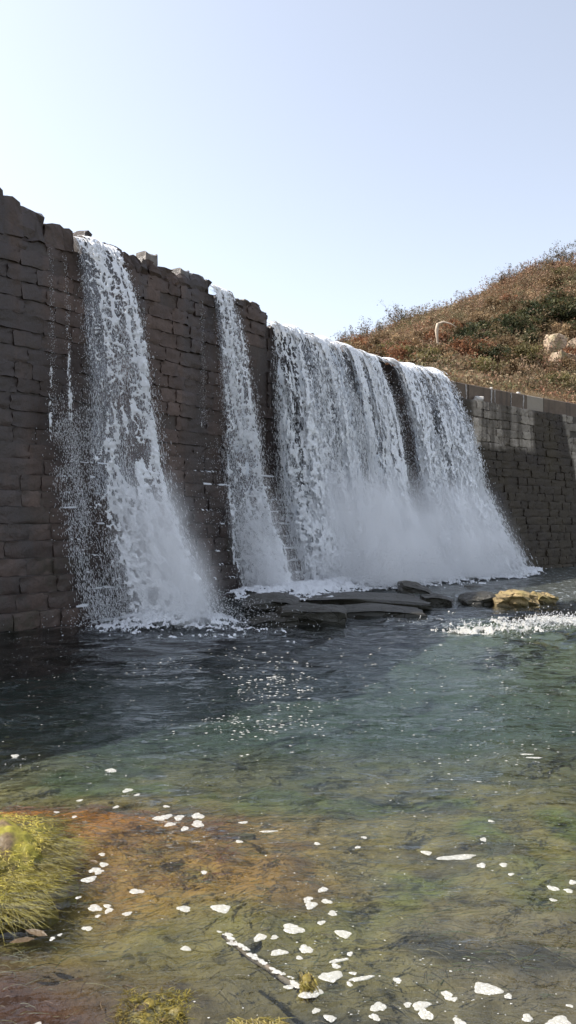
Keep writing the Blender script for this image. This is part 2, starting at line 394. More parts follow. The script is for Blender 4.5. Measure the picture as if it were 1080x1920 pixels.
for s in np.linspace(1, S_END, 60):
    rp.append(at_wall(s, -0.6, 6.05)); rp.append(at_wall(s, -14.0, 6.05))
rf = [(2 * i, 2 * i + 1, 2 * i + 3, 2 * i + 2) for i in range(59)]
obj('reservoir_water', mesh_np('reservoir_water', rp, rf, M_POOL), kind='structure')

def bed_z(x, y):
    x = np.asarray(x, float); y = np.asarray(y, float)
    px = 540 + FPX * x / np.maximum(y, .8); py = HOR + FPX * CAMZ / np.maximum(y, .8)
    z = -0.22 - 0.50 * sst(3.6, 7.5, y) * (1 - 0.35 * sst(0.5, 4, x))
    z = z + 0.18 * np.exp(-((x + 1.6) / 1.1) ** 2 - ((y - 4.6) / 1.0) ** 2)
    z = z + 0.12 * np.exp(-((x + 1.5) / 0.8) ** 2 - ((y - 2.8) / 0.7) ** 2)
    z = z + 0.35 * np.exp(-((x - 4.5) / 2.5) ** 2 - ((y - 13.5) / 3.0) ** 2)
    z = z + (fbm(x * 1.1, y * 1.1, 11, 4) - 0.5) * 0.22 + (fbm(x * 5, y * 5, 12, 3) - 0.5) * 0.06
    return np.where(y < 1.6, np.minimum(z, -0.15), z)
def bed_col(x, y):
    n1 = fbm(x * 0.9, y * 0.9, 21, 5); n2 = fbm(x * 2.6, y * 2.6, 22, 5); n3 = fbm(x * 1.5 + 9, y * 1.0, 23, 4)
    olive = np.array([0.125, 0.105, 0.036]); red = np.array([0.36, 0.135, 0.018]); dred = np.array([0.10, 0.024, 0.009])
    green = np.array([0.075, 0.095, 0.018]); grey = np.array([0.115, 0.092, 0.06]); teal = np.array([0.019, 0.037, 0.026]); dark = np.array([0.03, 0.028, 0.02])
    def mixc(a, bcol, w): return a * (1 - w[..., None]) + bcol * w[..., None]
    c = np.broadcast_to(olive, x.shape + (3,)).copy()
    c = mixc(c, grey, sst(0.0, 1.0, x + (n1 - .5) * 1.6) * sst(4.6, 3.0, y + (n2 - .5)) * 0.9)
    c = mixc(c, green, sst(0.52, 0.66, n3) * sst(3.0, 4.2, y) * 0.85)
    c = mixc(c, dark, sst(0.58, 0.70, n2) * 0.75)
    c = mixc(c, red, np.exp(-((x + 1.5) / 1.15) ** 2 - ((y - 4.8) / 0.85) ** 2) * sst(0.2, 0.5, n2 + 0.12) * 1.0)
    c = mixc(c, np.array([.22, .12, .025]), np.exp(-((x + 0.45) / 0.6) ** 2 - ((y - 4.0) / 0.45) ** 2) * sst(0.35, 0.6, n2))
    c = mixc(c, dred * .7, np.clip(1.3 * np.exp(-((x + 1.1) / 0.75) ** 2 - ((y - 2.6) / 0.5) ** 2), 0, 1)); c = mixc(c, np.array([.05, .04, .028]), sst(3.3, 2.5, y + (n1 - .5)) * sst(1.4, .3, x) * .8)
    for (ex, ey, rx, ry) in ((.62, 3.35, .13, .12), (.98, 3.3, .28, .13), (.3, 2.85, .3, .12), (.75, 2.7, .3, .12)):
        c = mixc(c, dark * .8, .8 * sst(1.3, .5, np.hypot((x - ex) / rx, (y - ey) / ry) + (n2 - .5) * 1.6))
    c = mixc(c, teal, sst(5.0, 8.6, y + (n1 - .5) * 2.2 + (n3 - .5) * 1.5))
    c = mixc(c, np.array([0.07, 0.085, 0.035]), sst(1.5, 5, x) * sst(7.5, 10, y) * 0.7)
    return c
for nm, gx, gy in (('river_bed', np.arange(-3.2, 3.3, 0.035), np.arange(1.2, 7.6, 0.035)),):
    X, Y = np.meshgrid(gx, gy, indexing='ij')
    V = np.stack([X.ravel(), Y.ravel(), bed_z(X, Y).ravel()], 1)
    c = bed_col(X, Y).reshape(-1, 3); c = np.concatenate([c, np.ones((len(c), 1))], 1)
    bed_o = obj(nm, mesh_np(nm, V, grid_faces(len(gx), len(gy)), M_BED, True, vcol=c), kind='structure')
gx = np.arange(-34, 40, 0.4); gy = np.arange(-30, 44, 0.4)
X, Y = np.meshgrid(gx, gy, indexing='ij')
zz = np.where(Y > 0.9, bed_z(X, Y), -0.35 + (fbm(X, Y, 11, 3) - .5) * .2)
inner = (X > -2.9) & (X < 2.9) & (Y > 1.5) & (Y < 7.2)
zz = np.where(inner, zz - 0.35, zz)
V = np.stack([X.ravel(), Y.ravel(), zz.ravel()], 1); Fb = grid_faces(len(gx), len(gy))
keep = (V[Fb][:, :, 1] < crest_y(V[Fb][:, :, 0]) + 0.5).all(1); Fb = Fb[keep]
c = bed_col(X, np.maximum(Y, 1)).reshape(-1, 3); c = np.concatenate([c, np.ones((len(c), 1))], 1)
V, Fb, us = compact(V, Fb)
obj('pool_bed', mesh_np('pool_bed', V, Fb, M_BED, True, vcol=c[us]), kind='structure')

# pool surface with waves
def wave_z(x, y):
    w = (fbm(x * 1.1, y * 2.0, 41, 4) - 0.5) * 0.085 * sst(2.2, 6.5, y) + (fbm(x * 3.2, y * 5.5, 42, 3) - 0.5) * (.006 + .036 * sst(2.4, 6.0, y))
    r = np.hypot(x + 1.5, y - 11.6)
    w = w + 0.014 * np.sin(r * 8.5 + 2.5 * fbm(x * .8, y * .8, 44, 3)) * sst(0.8, 1.6, r) * sst(6.5, 2.5, r)
    ra = np.exp(-((y - (11.9 - 0.05 * x)) / 1.5) ** 2) * sst(1.6, 3.2, x)
    w = w + ra * (fbm(x * 2.2, y * 2.6, 45, 4) - 0.4) * 0.28
    return w
gx = np.arange(-9, 14.01, 0.065); gy = np.concatenate([np.arange(1.0, 7, 0.045), np.arange(7, 27, 0.075)])
X, Y = np.meshgrid(gx, gy, indexing='ij')
V = np.stack([X.ravel(), Y.ravel(), wave_z(X, Y).ravel()], 1); Fw = grid_faces(len(gx), len(gy))
keep = (V[Fw][:, :, 1] < crest_y(V[Fw][:, :, 0]) - 0.2).all(1)
V, Fw, _u = compact(V, Fw[keep])
obj('pool_water', mesh_np('pool_water', V, Fw, M_POOL, True), kind='structure')
ring = []
for (x0, y0, x1, y1) in ((-34, -30, 40, 1.0), (-34, 1.0, -9, 27), (14, 1.0, 40, 40)):
    nx, ny = 24, 24; gxx = np.linspace(x0, x1, nx); gyy = np.linspace(y0, y1, ny); A, B = np.meshgrid(gxx, gyy, indexing='ij')
    V = np.stack([A.ravel(), B.ravel(), np.zeros(A.size)], 1); Fr = grid_faces(nx, ny)
    keep = (V[Fr][:, :, 1] < crest_y(V[Fr][:, :, 0]) + 0.5).all(1)
    ring.append((V, Fr[keep]))
off = 0; VV = []; FF = []
for V, Fr in ring: VV.append(V); FF.append(Fr + off); off += len(V)
obj('river_water', mesh_np('river_water', np.concatenate(VV), np.concatenate(FF), M_POOL), kind='structure')

# ------------------------------------------------------------------ stones
def rough_block(seed, n=3, rough=0.10, rnd=0.12):
    """unit block, front face towards -Y subdivided and uneven; origin at centre of the front"""
    r = np.random.default_rng(seed)
    V = []; g = np.linspace(-.5, .5, n + 2)
    for i, u in enumerate(g):
        for j, w in enumerate(g):
            e = max(abs(u), abs(w)) > .49
            corner = abs(u) > .49 and abs(w) > .49
            uu = u * (1 - (0.05 if corner else 0)) + (0 if e else r.normal(0, .03)); ww = w * (1 - (0.09 if corner else 0)) + (0 if e else r.normal(0, .03))
            if e: uu += r.normal(0, .012); ww += r.normal(0, .03)
            y = (rnd * (1.0 if not corner else 1.5) if e else 0) + r.normal(0, rough * (.5 if e else .35))
            V.append((uu, y, ww))
    m = n + 2; F = []
    for i in range(m - 1):
        for j in range(m - 1): F.append((i * m + j, (i + 1) * m + j, (i + 1) * m + j + 1, i * m + j + 1))
    rim = [i * m for i in range(m)] + [(m - 1) * m + j for j in range(1, m)] + [i * m + m - 1 for i in range(m - 2, -1, -1)] + [j for j in range(m - 2, 0, -1)]
    L = len(rim); a0 = len(V)
    for k in rim: V.append(V[k])
    b0 = len(V)
    for k in rim: V.append((V[k][0] * .98, 1.0, V[k][2] * .98))
    for k in range(L): F.append((a0 + k, b0 + k, b0 + (k + 1) % L, a0 + (k + 1) % L))
    return np.array(V), np.array(F)
def flip(F): return F[:, ::-1]
BLK = [rough_block(100 + i, 4, .09, .035) if i < 8 else rough_block(100 + i, 4, .10, .02) for i in range(16)]
def block_mesh(i, mat):
    V, F = BLK[i]; return mesh_np('stone', V, F, mat, True)
BM_DAM = [block_mesh(i, M_DAM) for i in range(16)]; BM_WING = [block_mesh(i, M_WING) for i in range(16)]

def core_mesh(name, s0, s1, recess, zt, mat):
    ss = np.arange(s0, s1 + .2, 0.4); ss[-1] = s1
    prof = []
    for i in range(-4, 40):
        z = i * HC
        if z >= zt: break
        o = float(wall_off(z + 0.01)) - recess
        prof.append((o, z)); prof.append((o, min(z + HC, zt)))
    prof += [(-0.75, zt), (-0.75, -1.1)]
    V = []; k = len(prof)
    for s in ss:
        for o, z in prof: V.append(at_wall(s, o, z))
    F = []
    for i in range(len(ss) - 1):
        for j in range(k): F.append((i * k + j, (i + 1) * k + j, (i + 1) * k + (j + 1) % k, i * k + (j + 1) % k))
    me = mesh_np(name, V, F, mat); return me

# spans of the crest that water covers
FALLS = dict(
    f1=dict(px=(132, 198)), f2=dict(px=(391, 418)), f3=dict(px=(506, 692)), f4=dict(px=(697, 816)))
for k, f in FALLS.items(): f['s'] = (s_at_px(f['px'][0]), s_at_px(f['px'][1]))
def covered(s):
    return any(a + .15 < s < b_ - .1 for a, b_ in (f['s'] for k, f in FALLS.items() if k in ('f3', 'f4')))

def masonry(root, s0, s1, zt, meshes, mat, blk_base, name_rest, limit=300, depth=0.30):
    cand = []
    ncr = int(math.ceil((zt - Z0) / HC))
    for i in range(ncr):
        zb = Z0 + i * HC; h = min(HC, zt - zb)
        if h < 0.1: continue
        s = s0 + RNG.uniform(0, .4); cand_prev = s0
        while s < s1:
            L = float(RNG.uniform(0.30, 0.62) if RNG.random() < .75 else RNG.uniform(0.62, 0.95))
            a, e = cand_prev, min(s, s1)
            if e - a > 0.12:
                sm = (a + e) / 2; up_ = .2 if zb > 2.6 else .8; lw = e - a - float(RNG.uniform(.008, .03)) * up_; hh = h - float(RNG.uniform(.006, .026)) * up_
                zc = zb + h / 2; o = float(wall_off(zc)); wv_ = .055 * (float(fbm(np.array(sm * .7), np.array(zb * 1.9), 72, 3)) - .5) * 2 + float(RNG.normal(0, .006)); o += float(RNG.normal(0, 0.012))
                if zb > 3.0 and RNG.random() < 0.07: o -= 0.06
                if zb > 2.6: o += .5 * (float(fbm(np.array(sm * 1.1), np.array(zc * 1.6), 71, 3)) - .5) * .12
                x, y, z = at_wall(sm, o, zc + (wv_ if zb > 2.6 else wv_ * .35))
                if y > 1.5:
                    px, py = proj(x, y, z)
                    area = lw * hh * (FPX / y) ** 2
                    vis = -10 < px < 1090 and not covered(sm) and z > -0.1
                else: area = 0; vis = False
                nx, ny = nrm(sm); cand.append((area if vis else area * 1e-6, x, y, z, math.atan2(nx, -ny), lw, hh, int(RNG.integers(8)) + (8 if zb > 2.6 and s1 < S_R + 1 else 0), float(RNG.normal(0, .012))))
            cand_prev = s; s += L
    cand.sort(key=lambda c: -c[0])
    for c in cand[:limit]:
        _, x, y, z, rz, lw, hh, v, tl = c
        obj('stone', meshes[v], root, (x, y, z), (0, tl, rz), (lw, depth, hh))
    VV = []; FF = []; o = 0
    for c in cand[limit:]:
        _, x, y, z, rz, lw, hh, v, tl = c
        V, F = BLK[v]; W = V * np.array([lw, depth, hh]); cz, sz = math.cos(rz), math.sin(rz)
        VV.append(np.stack([W[:, 0] * cz - W[:, 1] * sz + x, W[:, 0] * sz + W[:, 1] * cz + y, W[:, 2] + z], 1)); FF.append(F + o); o += len(V)
    if VV:
        obj(name_rest, mesh_np(name_rest, np.concatenate(VV), np.concatenate(FF), mat, True), root, kind='stuff')

sd0 = at_wall(S_FALL3, 0, 0)
dam = thing('stone_dam', 'long dark stone block dam wall with uneven crest that the falls pour over', 'dam', sd0)
obj('wall_core', core_mesh('wall_core', S_L, S_FALL3 - 0.05, 0.035, TOP_L - .03, M_MORTAR), dam)
obj('wall_core', core_mesh('wall_core', S_FALL3 - 0.05, S_R, 0.045, TOP_R - .03, M_MORTAR), dam)
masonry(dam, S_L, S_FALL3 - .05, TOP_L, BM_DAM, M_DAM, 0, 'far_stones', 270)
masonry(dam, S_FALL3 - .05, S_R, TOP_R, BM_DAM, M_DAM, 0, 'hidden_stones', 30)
wing = thing('retaining_wall', 'grey block wall with black wet stains running on beside the falls', 'wall', at_wall(S_R + 2, 0, 0))
obj('wall_core', core_mesh('wall_core', S_R, S_END, 0.045, TOP_W - .02, M_WMORTAR), wing)
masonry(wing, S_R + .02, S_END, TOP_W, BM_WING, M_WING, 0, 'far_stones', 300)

# crest cap stones: (centre px, top py, width px)
def rock_mesh(seed, mat, n=2, jit=0.16, flat=False, square=0.5, sub=2):
    """rounded, faceted rock in a unit box"""
    import bmesh
    bm = bmesh.new(); bmesh.ops.create_cube(bm, size=1.0)
    bmesh.ops.subdivide_edges(bm, edges=bm.edges[:], cuts=sub, use_grid_fill=True)
    r = np.random.default_rng(seed); ph = r.uniform(0, 9, 6)
    for v in bm.verts:
        p = np.array(v.co); q = p / (np.linalg.norm(p) + 1e-9) * .62
        p = p * square + q * (1 - square)
        w = np.array([math.sin(p[1] * 5 + ph[0]) + math.sin(p[2] * 6 + ph[1]), math.sin(p[0] * 5 + ph[2]) + math.sin(p[2] * 5 + ph[3]), math.sin(p[0] * 6 + ph[4]) + math.sin(p[1] * 5 + ph[5])])
        p = p + w * jit * .25 + r.normal(0, jit * .25, 3); v.co = p
    bmesh.ops.recalc_face_normals(bm, faces=bm.faces)
    me = bpy.data.meshes.new('rock'); bm.to_mesh(me); bm.free(); me.materials.append(mat); return me
CAPS_D = [rock_mesh(300 + i, M_DAM, square=.75, jit=.2) for i in range(6)]
CAPS_SUN = [rock_mesh(320 + i, M_CAP_SUN, square=.7, jit=.24) for i in range(5)]
def cap(px, top, wpx, light=False, depth=.45, tilt=0.0, hmin=0.2, dom=0):
    s = s_at_px(px); x, y, _ = at_wall(s, -0.22, 0); zt = CAMZ + (HOR - top) * y / FPX
    base = float(top_of(s)) - 0.05; h = max(zt - base, hmin); w = wpx / FPX * y * 1.35
    nx, ny = nrm(s); me = (CAPS_SUN if light else CAPS_D)[int(RNG.integers(5))]
    obj('cap_stone', me, dam, (x, y, zt - h / 2), (tilt * .5, tilt, math.atan2(nx, -ny) + random.uniform(-.1, .1)), (w, depth, h * 1.12))
for a in [(-150, 250, 70), (-80, 300, 70), (-30, 346, 50), (8, 374, 46), (40, 392, 38), (62, 402, 32), (98, 424, 30), (122, 434, 22), (158, 436, 13), (190, 458, 20), (214, 464, 28), (236, 476, 22), (254, 482, 18), (272, 489, 22), (300, 503, 40), (322, 512, 26), (345, 517, 24), (372, 518, 28), (388, 527, 12), (430, 556, 22), (455, 565, 30), (480, 570, 24), (494, 586, 14)]:
    cap(*a, tilt=random.uniform(-.08, .08))
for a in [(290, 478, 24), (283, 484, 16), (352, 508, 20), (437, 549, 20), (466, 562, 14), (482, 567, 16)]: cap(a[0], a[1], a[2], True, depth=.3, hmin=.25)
for a in [(530, 610, 12), (537, 612, 8), (592, 626, 9), (627, 643, 9), (693, 668, 8)]: cap(a[0], a[1], a[2], False, depth=.35)

# concrete parapet behind the wing wall, in poured panels
par = thing('concrete_parapet', 'low dark concrete parapet with white lime streaks above the grey block wall', 'parapet', at_wall(S_R + 3, -.35, TOP_W))
pbr = [s_at_px(p) for p in (806, 872, 886, 893, 932, 972, 1003, 1034)]
pbr = pbr + [pbr[-1] + 3.2 * k for k in range(1, 6)]
for i, (a, e) in enumerate(zip(pbr[:-1], pbr[1:])):
    ss = np.linspace(a + .008, e - .008, 3); V = []
    prof = [(-.30, TOP_W - .03), (-.30, 6.2), (-.33, 6.23), (-.57, 6.23), (-.60, 6.2), (-.60, TOP_W - .03)]
    for s in ss:
        for o_, z in prof: V.append(at_wall(s, o_ + (.01 if i % 2 else 0), z))
    F = [(q * 6 + j, (q + 1) * 6 + j, (q + 1) * 6 + (j + 1) % 6, q * 6 + (j + 1) % 6) for q in range(2) for j in range(6)]
    me = mesh_np('panel', V, F, M_CONC)
    p = obj('panel', me, par); p['pale'] = 1.0 if i in (6,) else 0.0
def streak_strip(px, wpx, z0, z1, off):
    s = s_at_px(px); w = wpx / FPX * float(crest(s)[1]) * 1.2; n = 9; V = []; F = []
    for i in range(n):
        z = z1 + (z0 - z1) * i / (n - 1); ww = w * random.uniform(.55, 1.1) * (1 - .5 * i / (n - 1)); ds = random.uniform(-.02, .02)
        V += [at_wall(s + ds - ww / 2, off, z), at_wall(s + ds + ww / 2, off, z), at_wall(s + ds, off + .012, z)]
    for i in range(n - 1):
        a = 3 * i; F += [(a, a + 2, a + 5, a + 3), (a + 2, a + 1, a + 4, a + 5)]
    obj('lime_streak', mesh_np('lime_streak', V, F, M_LIME), par)
for px, w in ((936, 5), (943, 3), (973, 3), (996, 4), (889, 5)): streak_strip(px, w, TOP_W + .02, 6.19, -.286)
# small white stones lying on the ledge of the wing wall
WS = [rock_mesh(400 + i, flat_mat('pale_stone%d' % i, (.5, .47, .43), (.65, .62, .58), 9), square=.5) for i in range(2)]
for k, (px, sz, ofs, zb, lab) in enumerate([(904, .24, -.12, TOP_W, 'pale stone lying on the ledge where the falls end'), (942, .09, -.42, 6.23, 'small pale stone on the parapet top'), (992, .11, -.42, 6.23, 'small pale stone on the parapet top')]):
    s = s_at_px(px); x, y, _ = at_wall(s, ofs, 0)
    o = obj('loose_stone', WS[k % 2], None, (x, y, zb + sz * .3), (0.2, 0, k), (sz * 1.2, sz, sz * .75)); tag(o, lab, 'stone', 'pale stones on the parapet' if k else None)

# ------------------------------------------------------------------ falling water
G = 9.81
def fall_D(f, v0, kick, f0):
    t = np.sqrt(2 * np.maximum(f, 0) / G); return v0 * t + kick * np.maximum(f - f0, 0) ** 1.3 * .32
def fall_pts(u, f, fl):
    """u 0..1 across, f metres fallen -> world"""
    s0, s1 = fl['s']; s = s0 + (s1 - s0) * u
    v0 = np.interp(u, *fl['v0']); kick = np.interp(u, *fl['kick'])
    D = fall_D(f, v0, kick, fl['f0'])
    zt = fl['zt'] - 0.0 * u
    x, y = crest(s); nx, ny = nrm(s)
    lip = 0.18 * np.exp(-f * 14)          # the rounded sheet on the lip
    return x + nx * (D - lip), y + ny * (D - lip), zt - f, nx, ny
def lace(u_m, f, seed, coarse=0.16):
    wx = (fbm(u_m * 3, f * 1.4, seed + 5, 3) - .5) * .5; wy = (fbm(u_m * 3 + 7, f * 1.6, seed + 6, 3) - .5) * .6
    yy = (f + 0.05) ** .8 * 1.25
    f1, f2 = worley((u_m + wx * .5) / coarse, (yy + wy * .6) / (coarse * 3.2), seed)
    a = np.clip(1 - (f2 - f1) / 0.50, 0, 1)
    f1, f2 = worley((u_m + wx * .3) / (coarse * .42), (yy + wy * .3) / (coarse * 1.3), seed + 3)
    c = np.clip(1 - (f2 - f1) / 0.50, 0, 1)
    st = fbm(u_m / 0.065 + wx * 2, f * .45, seed + 9, 3); st2 = fbm(u_m / 0.42, f * .22, seed + 10, 2)
    gr = fbm(u_m / .035, f / .06, seed + 11, 2)
    return a, c, st, st2, gr
def sheet(fl, seed, du, dens, out_off, name, root, mat=M_WHITE, f_lo=0.0, wob=1.0):
    s0, s1 = fl['s']; W = s1 - s0; H = fl['zt'] - fl.get('zb', 0.0)
    ex = fl.get('ex', 0.12)
    nu = int((W + 2 * ex) / du) + 2; nv = int(H / (du * 1.25)) + 2
    um = np.linspace(-ex, W + ex, nu)[:, None] + np.zeros((1, nv)); f = np.linspace(f_lo, H, nv)[None, :] + np.zeros((nu, 1))
    a, c, st, st2, gr = lace(um, f, seed, fl.get('cell', .16))
    fn = f / H
    # ragged, slowly widening sides
    ed = (fbm(um * 0 + 3, f * 1.1, seed + 20, 4) - .5) * .22 * (0.3 + fn); ed2 = (fbm(um * 0 + 8, f * 1.1, seed + 21, 4) - .5) * .22 * (.3 + fn)
    spread = ex * fn
    env = sst(-.05, .07, um + spread + ed) * sst(-.05, .07, W + spread - um + ed2)
    body = fl['body'](um / W, fn)
    mod = body + dens + fl.get('thin', -.12) + fl.get('band', 1.0) * (st2 - .5) + .85 * (st - .5) + .40 * sst(.09, 0.0, fn) * fl.get('lip', 1)
    mod = mod - (1 - env) * .9
    # a: coarse cell walls, c: fine cell walls (both 1 on the wall, 0 inside)
    net = np.maximum(a - (.60 - 1.0 * mod), (c - (.60 - 1.1 * mod)) * .9)
    brk = (gr - .5) * (.45 + .8 * fn ** 1.3) + (fbm(um / .16, f / .30, seed + 13, 3) - .5) * 1.1 * sst(.1, .5, fn)
    val = net + brk * .8 - .02 + np.clip(mod - .30, 0, 1) * 1.6
    val = np.where(env < .04, -1, val)
    x, y, z, nx, ny = fall_pts(np.clip(um / W, -.3, 1.3), f, fl)
    o = out_off + wob * ((fbm(um * 2.4, f * 1.0, seed + 30, 4) - .5) * .34 * (.12 + fn) + np.clip(val, -.1, .5) * .045 + (gr - .5) * .05 * (.3 + fn))
    lat = (fbm(um * 1.5, f * .8, seed + 33, 3) - .5) * .10 * fn
    x = x + nx * o - ny * lat; y = y + ny * o + nx * lat; z = z + (vnoise(um * 3, f * 0, seed + 40) - .3) * .10 * sst(.9, 0, f)
    V = np.stack([x.ravel(), y.ravel(), z.ravel()], 1); F = grid_faces(nu, nv)
    k = (val.ravel()[F].mean(1) > 0) & (V[F][:, :, 2].min(1) > fl.get('zb', 0.0) - .02)
    V, F, _ = compact(V, F[k])
    return obj(name, mesh_np(name, V, F, mat, True), root, kind='stuff')
def film(fl, seed, root, alpha=1.0, f1=None, du=.06):
    s0, s1 = fl['s']; W = s1 - s0; H = f1 or (fl['zt'] - fl.get('zb', 0.0) - 0.05)
    nu = max(int(W / du), 3); nv = int(H / (du * 1.4))
    um = np.linspace(0, W, nu)[:, None] + np.zeros((1, nv)); f = np.linspace(0, H, nv)[None, :] + np.zeros((nu, 1))
    x, y, z, nx, ny = fall_pts(um / W, f, fl)
    o = (fbm(um * 2, f * .8, seed, 3) - .5) * .14 * (.1 + f / H) - .03
    V = np.stack([(x + nx * o).ravel(), (y + ny * o).ravel(), z.ravel()], 1)
    al = np.clip(sst(0, .12, um / W) * sst(1, .88, um / W), 0, 1) * alpha * (1 - .5 * f / H) * sst(H, H - .6, f) * np.clip(.5 + fl['body'](um / W, f / H) * 1.5, 0, 1.2)
    vc = np.stack([al.ravel()] * 3 + [np.ones(al.size)], 1)
    return obj('water_film', mesh_np('water_film', V, grid_faces(nu, nv), M_FILM, True, vcol=vc), root)
BIP = np.array([(1, 0, 0), (-.5, .87, 0), (-.5, -.87, 0), (0, 0, 1), (0, 0, -1)], float)
BIPF = np.array([(0, 1, 3), (1, 2, 3), (2, 0, 3), (1, 0, 4), (2, 1, 4), (0, 2, 4)])
def specks(P, R, name, root, mat=M_DROP, stretch=1.6, base=None, bf=None):
    if base is None: base, bf = BIP, BIPF
    n = len(P); k = len(base)
    S = np.stack([R, R, R * stretch], 1)
    V = (base[None] * S[:, None, :] + P[:, None, :]).reshape(-1, 3)
    F = (bf[None] + (np.arange(n) * k)[:, None, None]).reshape(-1, 3)
    return obj(name, mesh_np(name, V, F, mat, True), root, kind='stuff')
def droplets(fl, n, seed, root, rmin=.005, rmax=.014, bias=1.0, spread=.35, fmin=.05):
    r = np.random.default_rng(seed); H = fl['zt'] - fl.get('zb', 0.0)
    fn = fmin + (1 - fmin) * r.random(n) ** bias; u = r.random(n) * 1.0
    edge = r.random(n) < .35
    W = fl['s'][1] - fl['s'][0]
    u = np.where(edge, np.where(r.random(n) < .5, 0, 1) + r.normal(0, .10 / max(W, .3) * (0.25 + 1.5 * fn), n) * 1.3, u + r.normal(0, .05 / max(W, .3), n))
    x, y, z, nx, ny = fall_pts(u, fn * H, fl)
    o = r.normal(0.02, spread * (.12 + .5 * fn), n); o = np.maximum(o, -.25)
    P = np.stack([x + nx * o, y + ny * o, z], 1)
    w0 = wall_off(P[:, 2])
    R = r.uniform(rmin, rmax, n) * .75 * (1 - .25 * fn)
    k = P[:, 2] > fl.get('zb', 0) + .01
    return specks(P[k], R[k], 'droplets', root)

def streaks(fl, n, seed, root, rmin, rmax, lmin, lmax):
    # fine falling threads, thinner than a strand of the lace
    r = np.random.default_rng(seed); H = fl['zt'] - fl.get('zb', 0.0); W = fl['s'][1] - fl['s'][0]
    u = r.uniform(-.04, 1.04, n * 2); fn = .03 + .97 * r.random(n * 2) ** .85; um = u * W
    band = fbm(um / .16, fn * H * .5, seed + 1, 3); clump = fbm(um / .30, fn * H / .5, seed + 2, 3)
    p = sst(-.35, .45, fl['body'](u, fn) + 1.5 * (band - .5) + 1.0 * (clump - .5) + .15 * fn) * (.35 + .65 * sst(.05, .35, fn))
    k = r.random(n * 2) < p; u, fn = u[k], fn[k]; m = len(u)
    x, y, z, nx, ny = fall_pts(u, fn * H, fl); x2, y2, z2, _, _ = fall_pts(u, fn * H + .05, fl)
    o = r.normal(.03, .03 + .16 * fn, m); lat = r.normal(0, .01 + .05 * fn, m)
    P = np.stack([x + nx * o - ny * lat, y + ny * o + nx * lat, z], 1); D = np.stack([x2 - x, y2 - y, z2 - z], 1); D += r.normal(0, .10, (m, 3)) * .05 * (.5 + fn)[:, None]; D /= np.linalg.norm(D, axis=1)[:, None]
    R = r.uniform(rmin, rmax, m); L = r.uniform(lmin, lmax, m) * (.4 + .6 * fn)
    A = np.cross(D, (0.0, 1.0, 0.0)); A /= np.linalg.norm(A, axis=1)[:, None]; B = np.cross(D, A)
    V = P[:, None] + BIP[None, :, 0, None] * (A * R[:, None])[:, None] + BIP[None, :, 1, None] * (B * R[:, None])[:, None] + BIP[None, :, 2, None] * (D * L[:, None])[:, None]
    ok = P[:, 2] > fl.get('zb', 0) + .02; V = V[ok].reshape(-1, 3); F = (BIPF[None] + (np.arange(int(ok.sum())) * 5)[:, None, None]).reshape(-1, 3)
    return obj('falling_threads', mesh_np('falling_threads', V, F, M_THREAD, False), root, kind='stuff')
FALLS['f1'].update(zt=6.74, v0=([0, 1], [.75, 1.62]), kick=([0, .5, 1], [.5, 1.0, .75]), f0=4.1, zb=0.02, ex=.08, cell=.11, thin=-.27, band=.6,
    body=lambda u, fn: .0 + .16 * np.exp(-((u - .30) / .13) ** 2) + .12 * np.exp(-((u - .9) / .14) ** 2) - .16 * sst(.3, .55, fn) * sst(.12, .0, np.abs(u - .62) - .16) + .30 * sst(.58, .75, fn) * np.exp(-((u - .5) / .4) ** 2) - .15 * sst(.86, 1.0, fn) * sst(.4, .1, u))
FALLS['f2'].update(zt=6.66, v0=([0, 1], [.62, 1.1]), kick=([0, 1], [.25, .6]), f0=4.2, zb=0.15, ex=.14, cell=.09, thin=-.26, band=.6, body=lambda u, fn: .06 + .08 * (1 - fn) - .06 * sst(.45, .6, fn) + .12 * sst(.65, .8, fn))
FALLS['f3'].update(zt=6.32, v0=([0, .06, .15, 1], [.5, .7, .95, 1.3]), kick=([0, .2, 1], [.35, .6, .7]), f0=3.9, zb=0.22, ex=.10, cell=.12, thin=-.15,
    body=lambda u, fn: .12 - .32 * np.exp(-((u - .36) / .05) ** 2) * sst(.95, .45, fn) * sst(.05, .18, fn) - .40 * np.exp(-((u - .07) / .05) ** 2) * sst(1, .6, fn) - .24 * np.exp(-((u - .62) / .045) ** 2) * sst(.9, .4, fn) - .26 * np.exp(-((u - .78) / .035) ** 2) * sst(.85, .35, fn) - .5 * sst(.965, 1.0, u) * sst(.9, .6, fn) + .14 * sst(.5, .85, fn))
FALLS['f4'].update(zt=6.31, v0=([0, .12, .2, 1], [1.1, 1.2, 1.4, 1.9]), kick=([0, 1], [.6, .8]), f0=3.6, zb=0.2, ex=.12, cell=.12, thin=-.19,
    body=lambda u, fn: .18 - 1.1 * sst(.26, .14, u) * sst(.92, .62, fn) * sst(0, .05, fn) - .36 * np.exp(-((u - .55) / .05) ** 2) * sst(.9, .4, fn) + .16 * sst(.5, .85, fn))
def base_of(fl):
    a, e = fl['s']; return at_wall((a + e) / 2, 1.3, 0.0)
w1 = thing('waterfall', 'lacy single fall at the far side of the plain wall that splashes straight into the dark pool', 'waterfall', base_of(FALLS['f1']), 'falls over the dam')
w1['label'] = 'lacy white fall that drops into the dark pool beside the shaded wall'
w2 = thing('waterfall', 'narrow thin fall standing alone between the lacy fall and the wide curtain', 'waterfall', base_of(FALLS['f2']), 'falls over the dam')
w3 = thing('waterfall', 'widest white curtain of water with dark streaks, pouring onto the rock shelf', 'waterfall', base_of(FALLS['f3']), 'falls over the dam')
w4 = thing('waterfall', 'bright full curtain of water next to the stained grey block wall', 'waterfall', base_of(FALLS['f4']), 'falls over the dam')
sheet(FALLS['f1'], 501, .011, .00, .02, 'water_lace', w1); sheet(FALLS['f1'], 511, .011, -.16, .10, 'water_lace', w1)
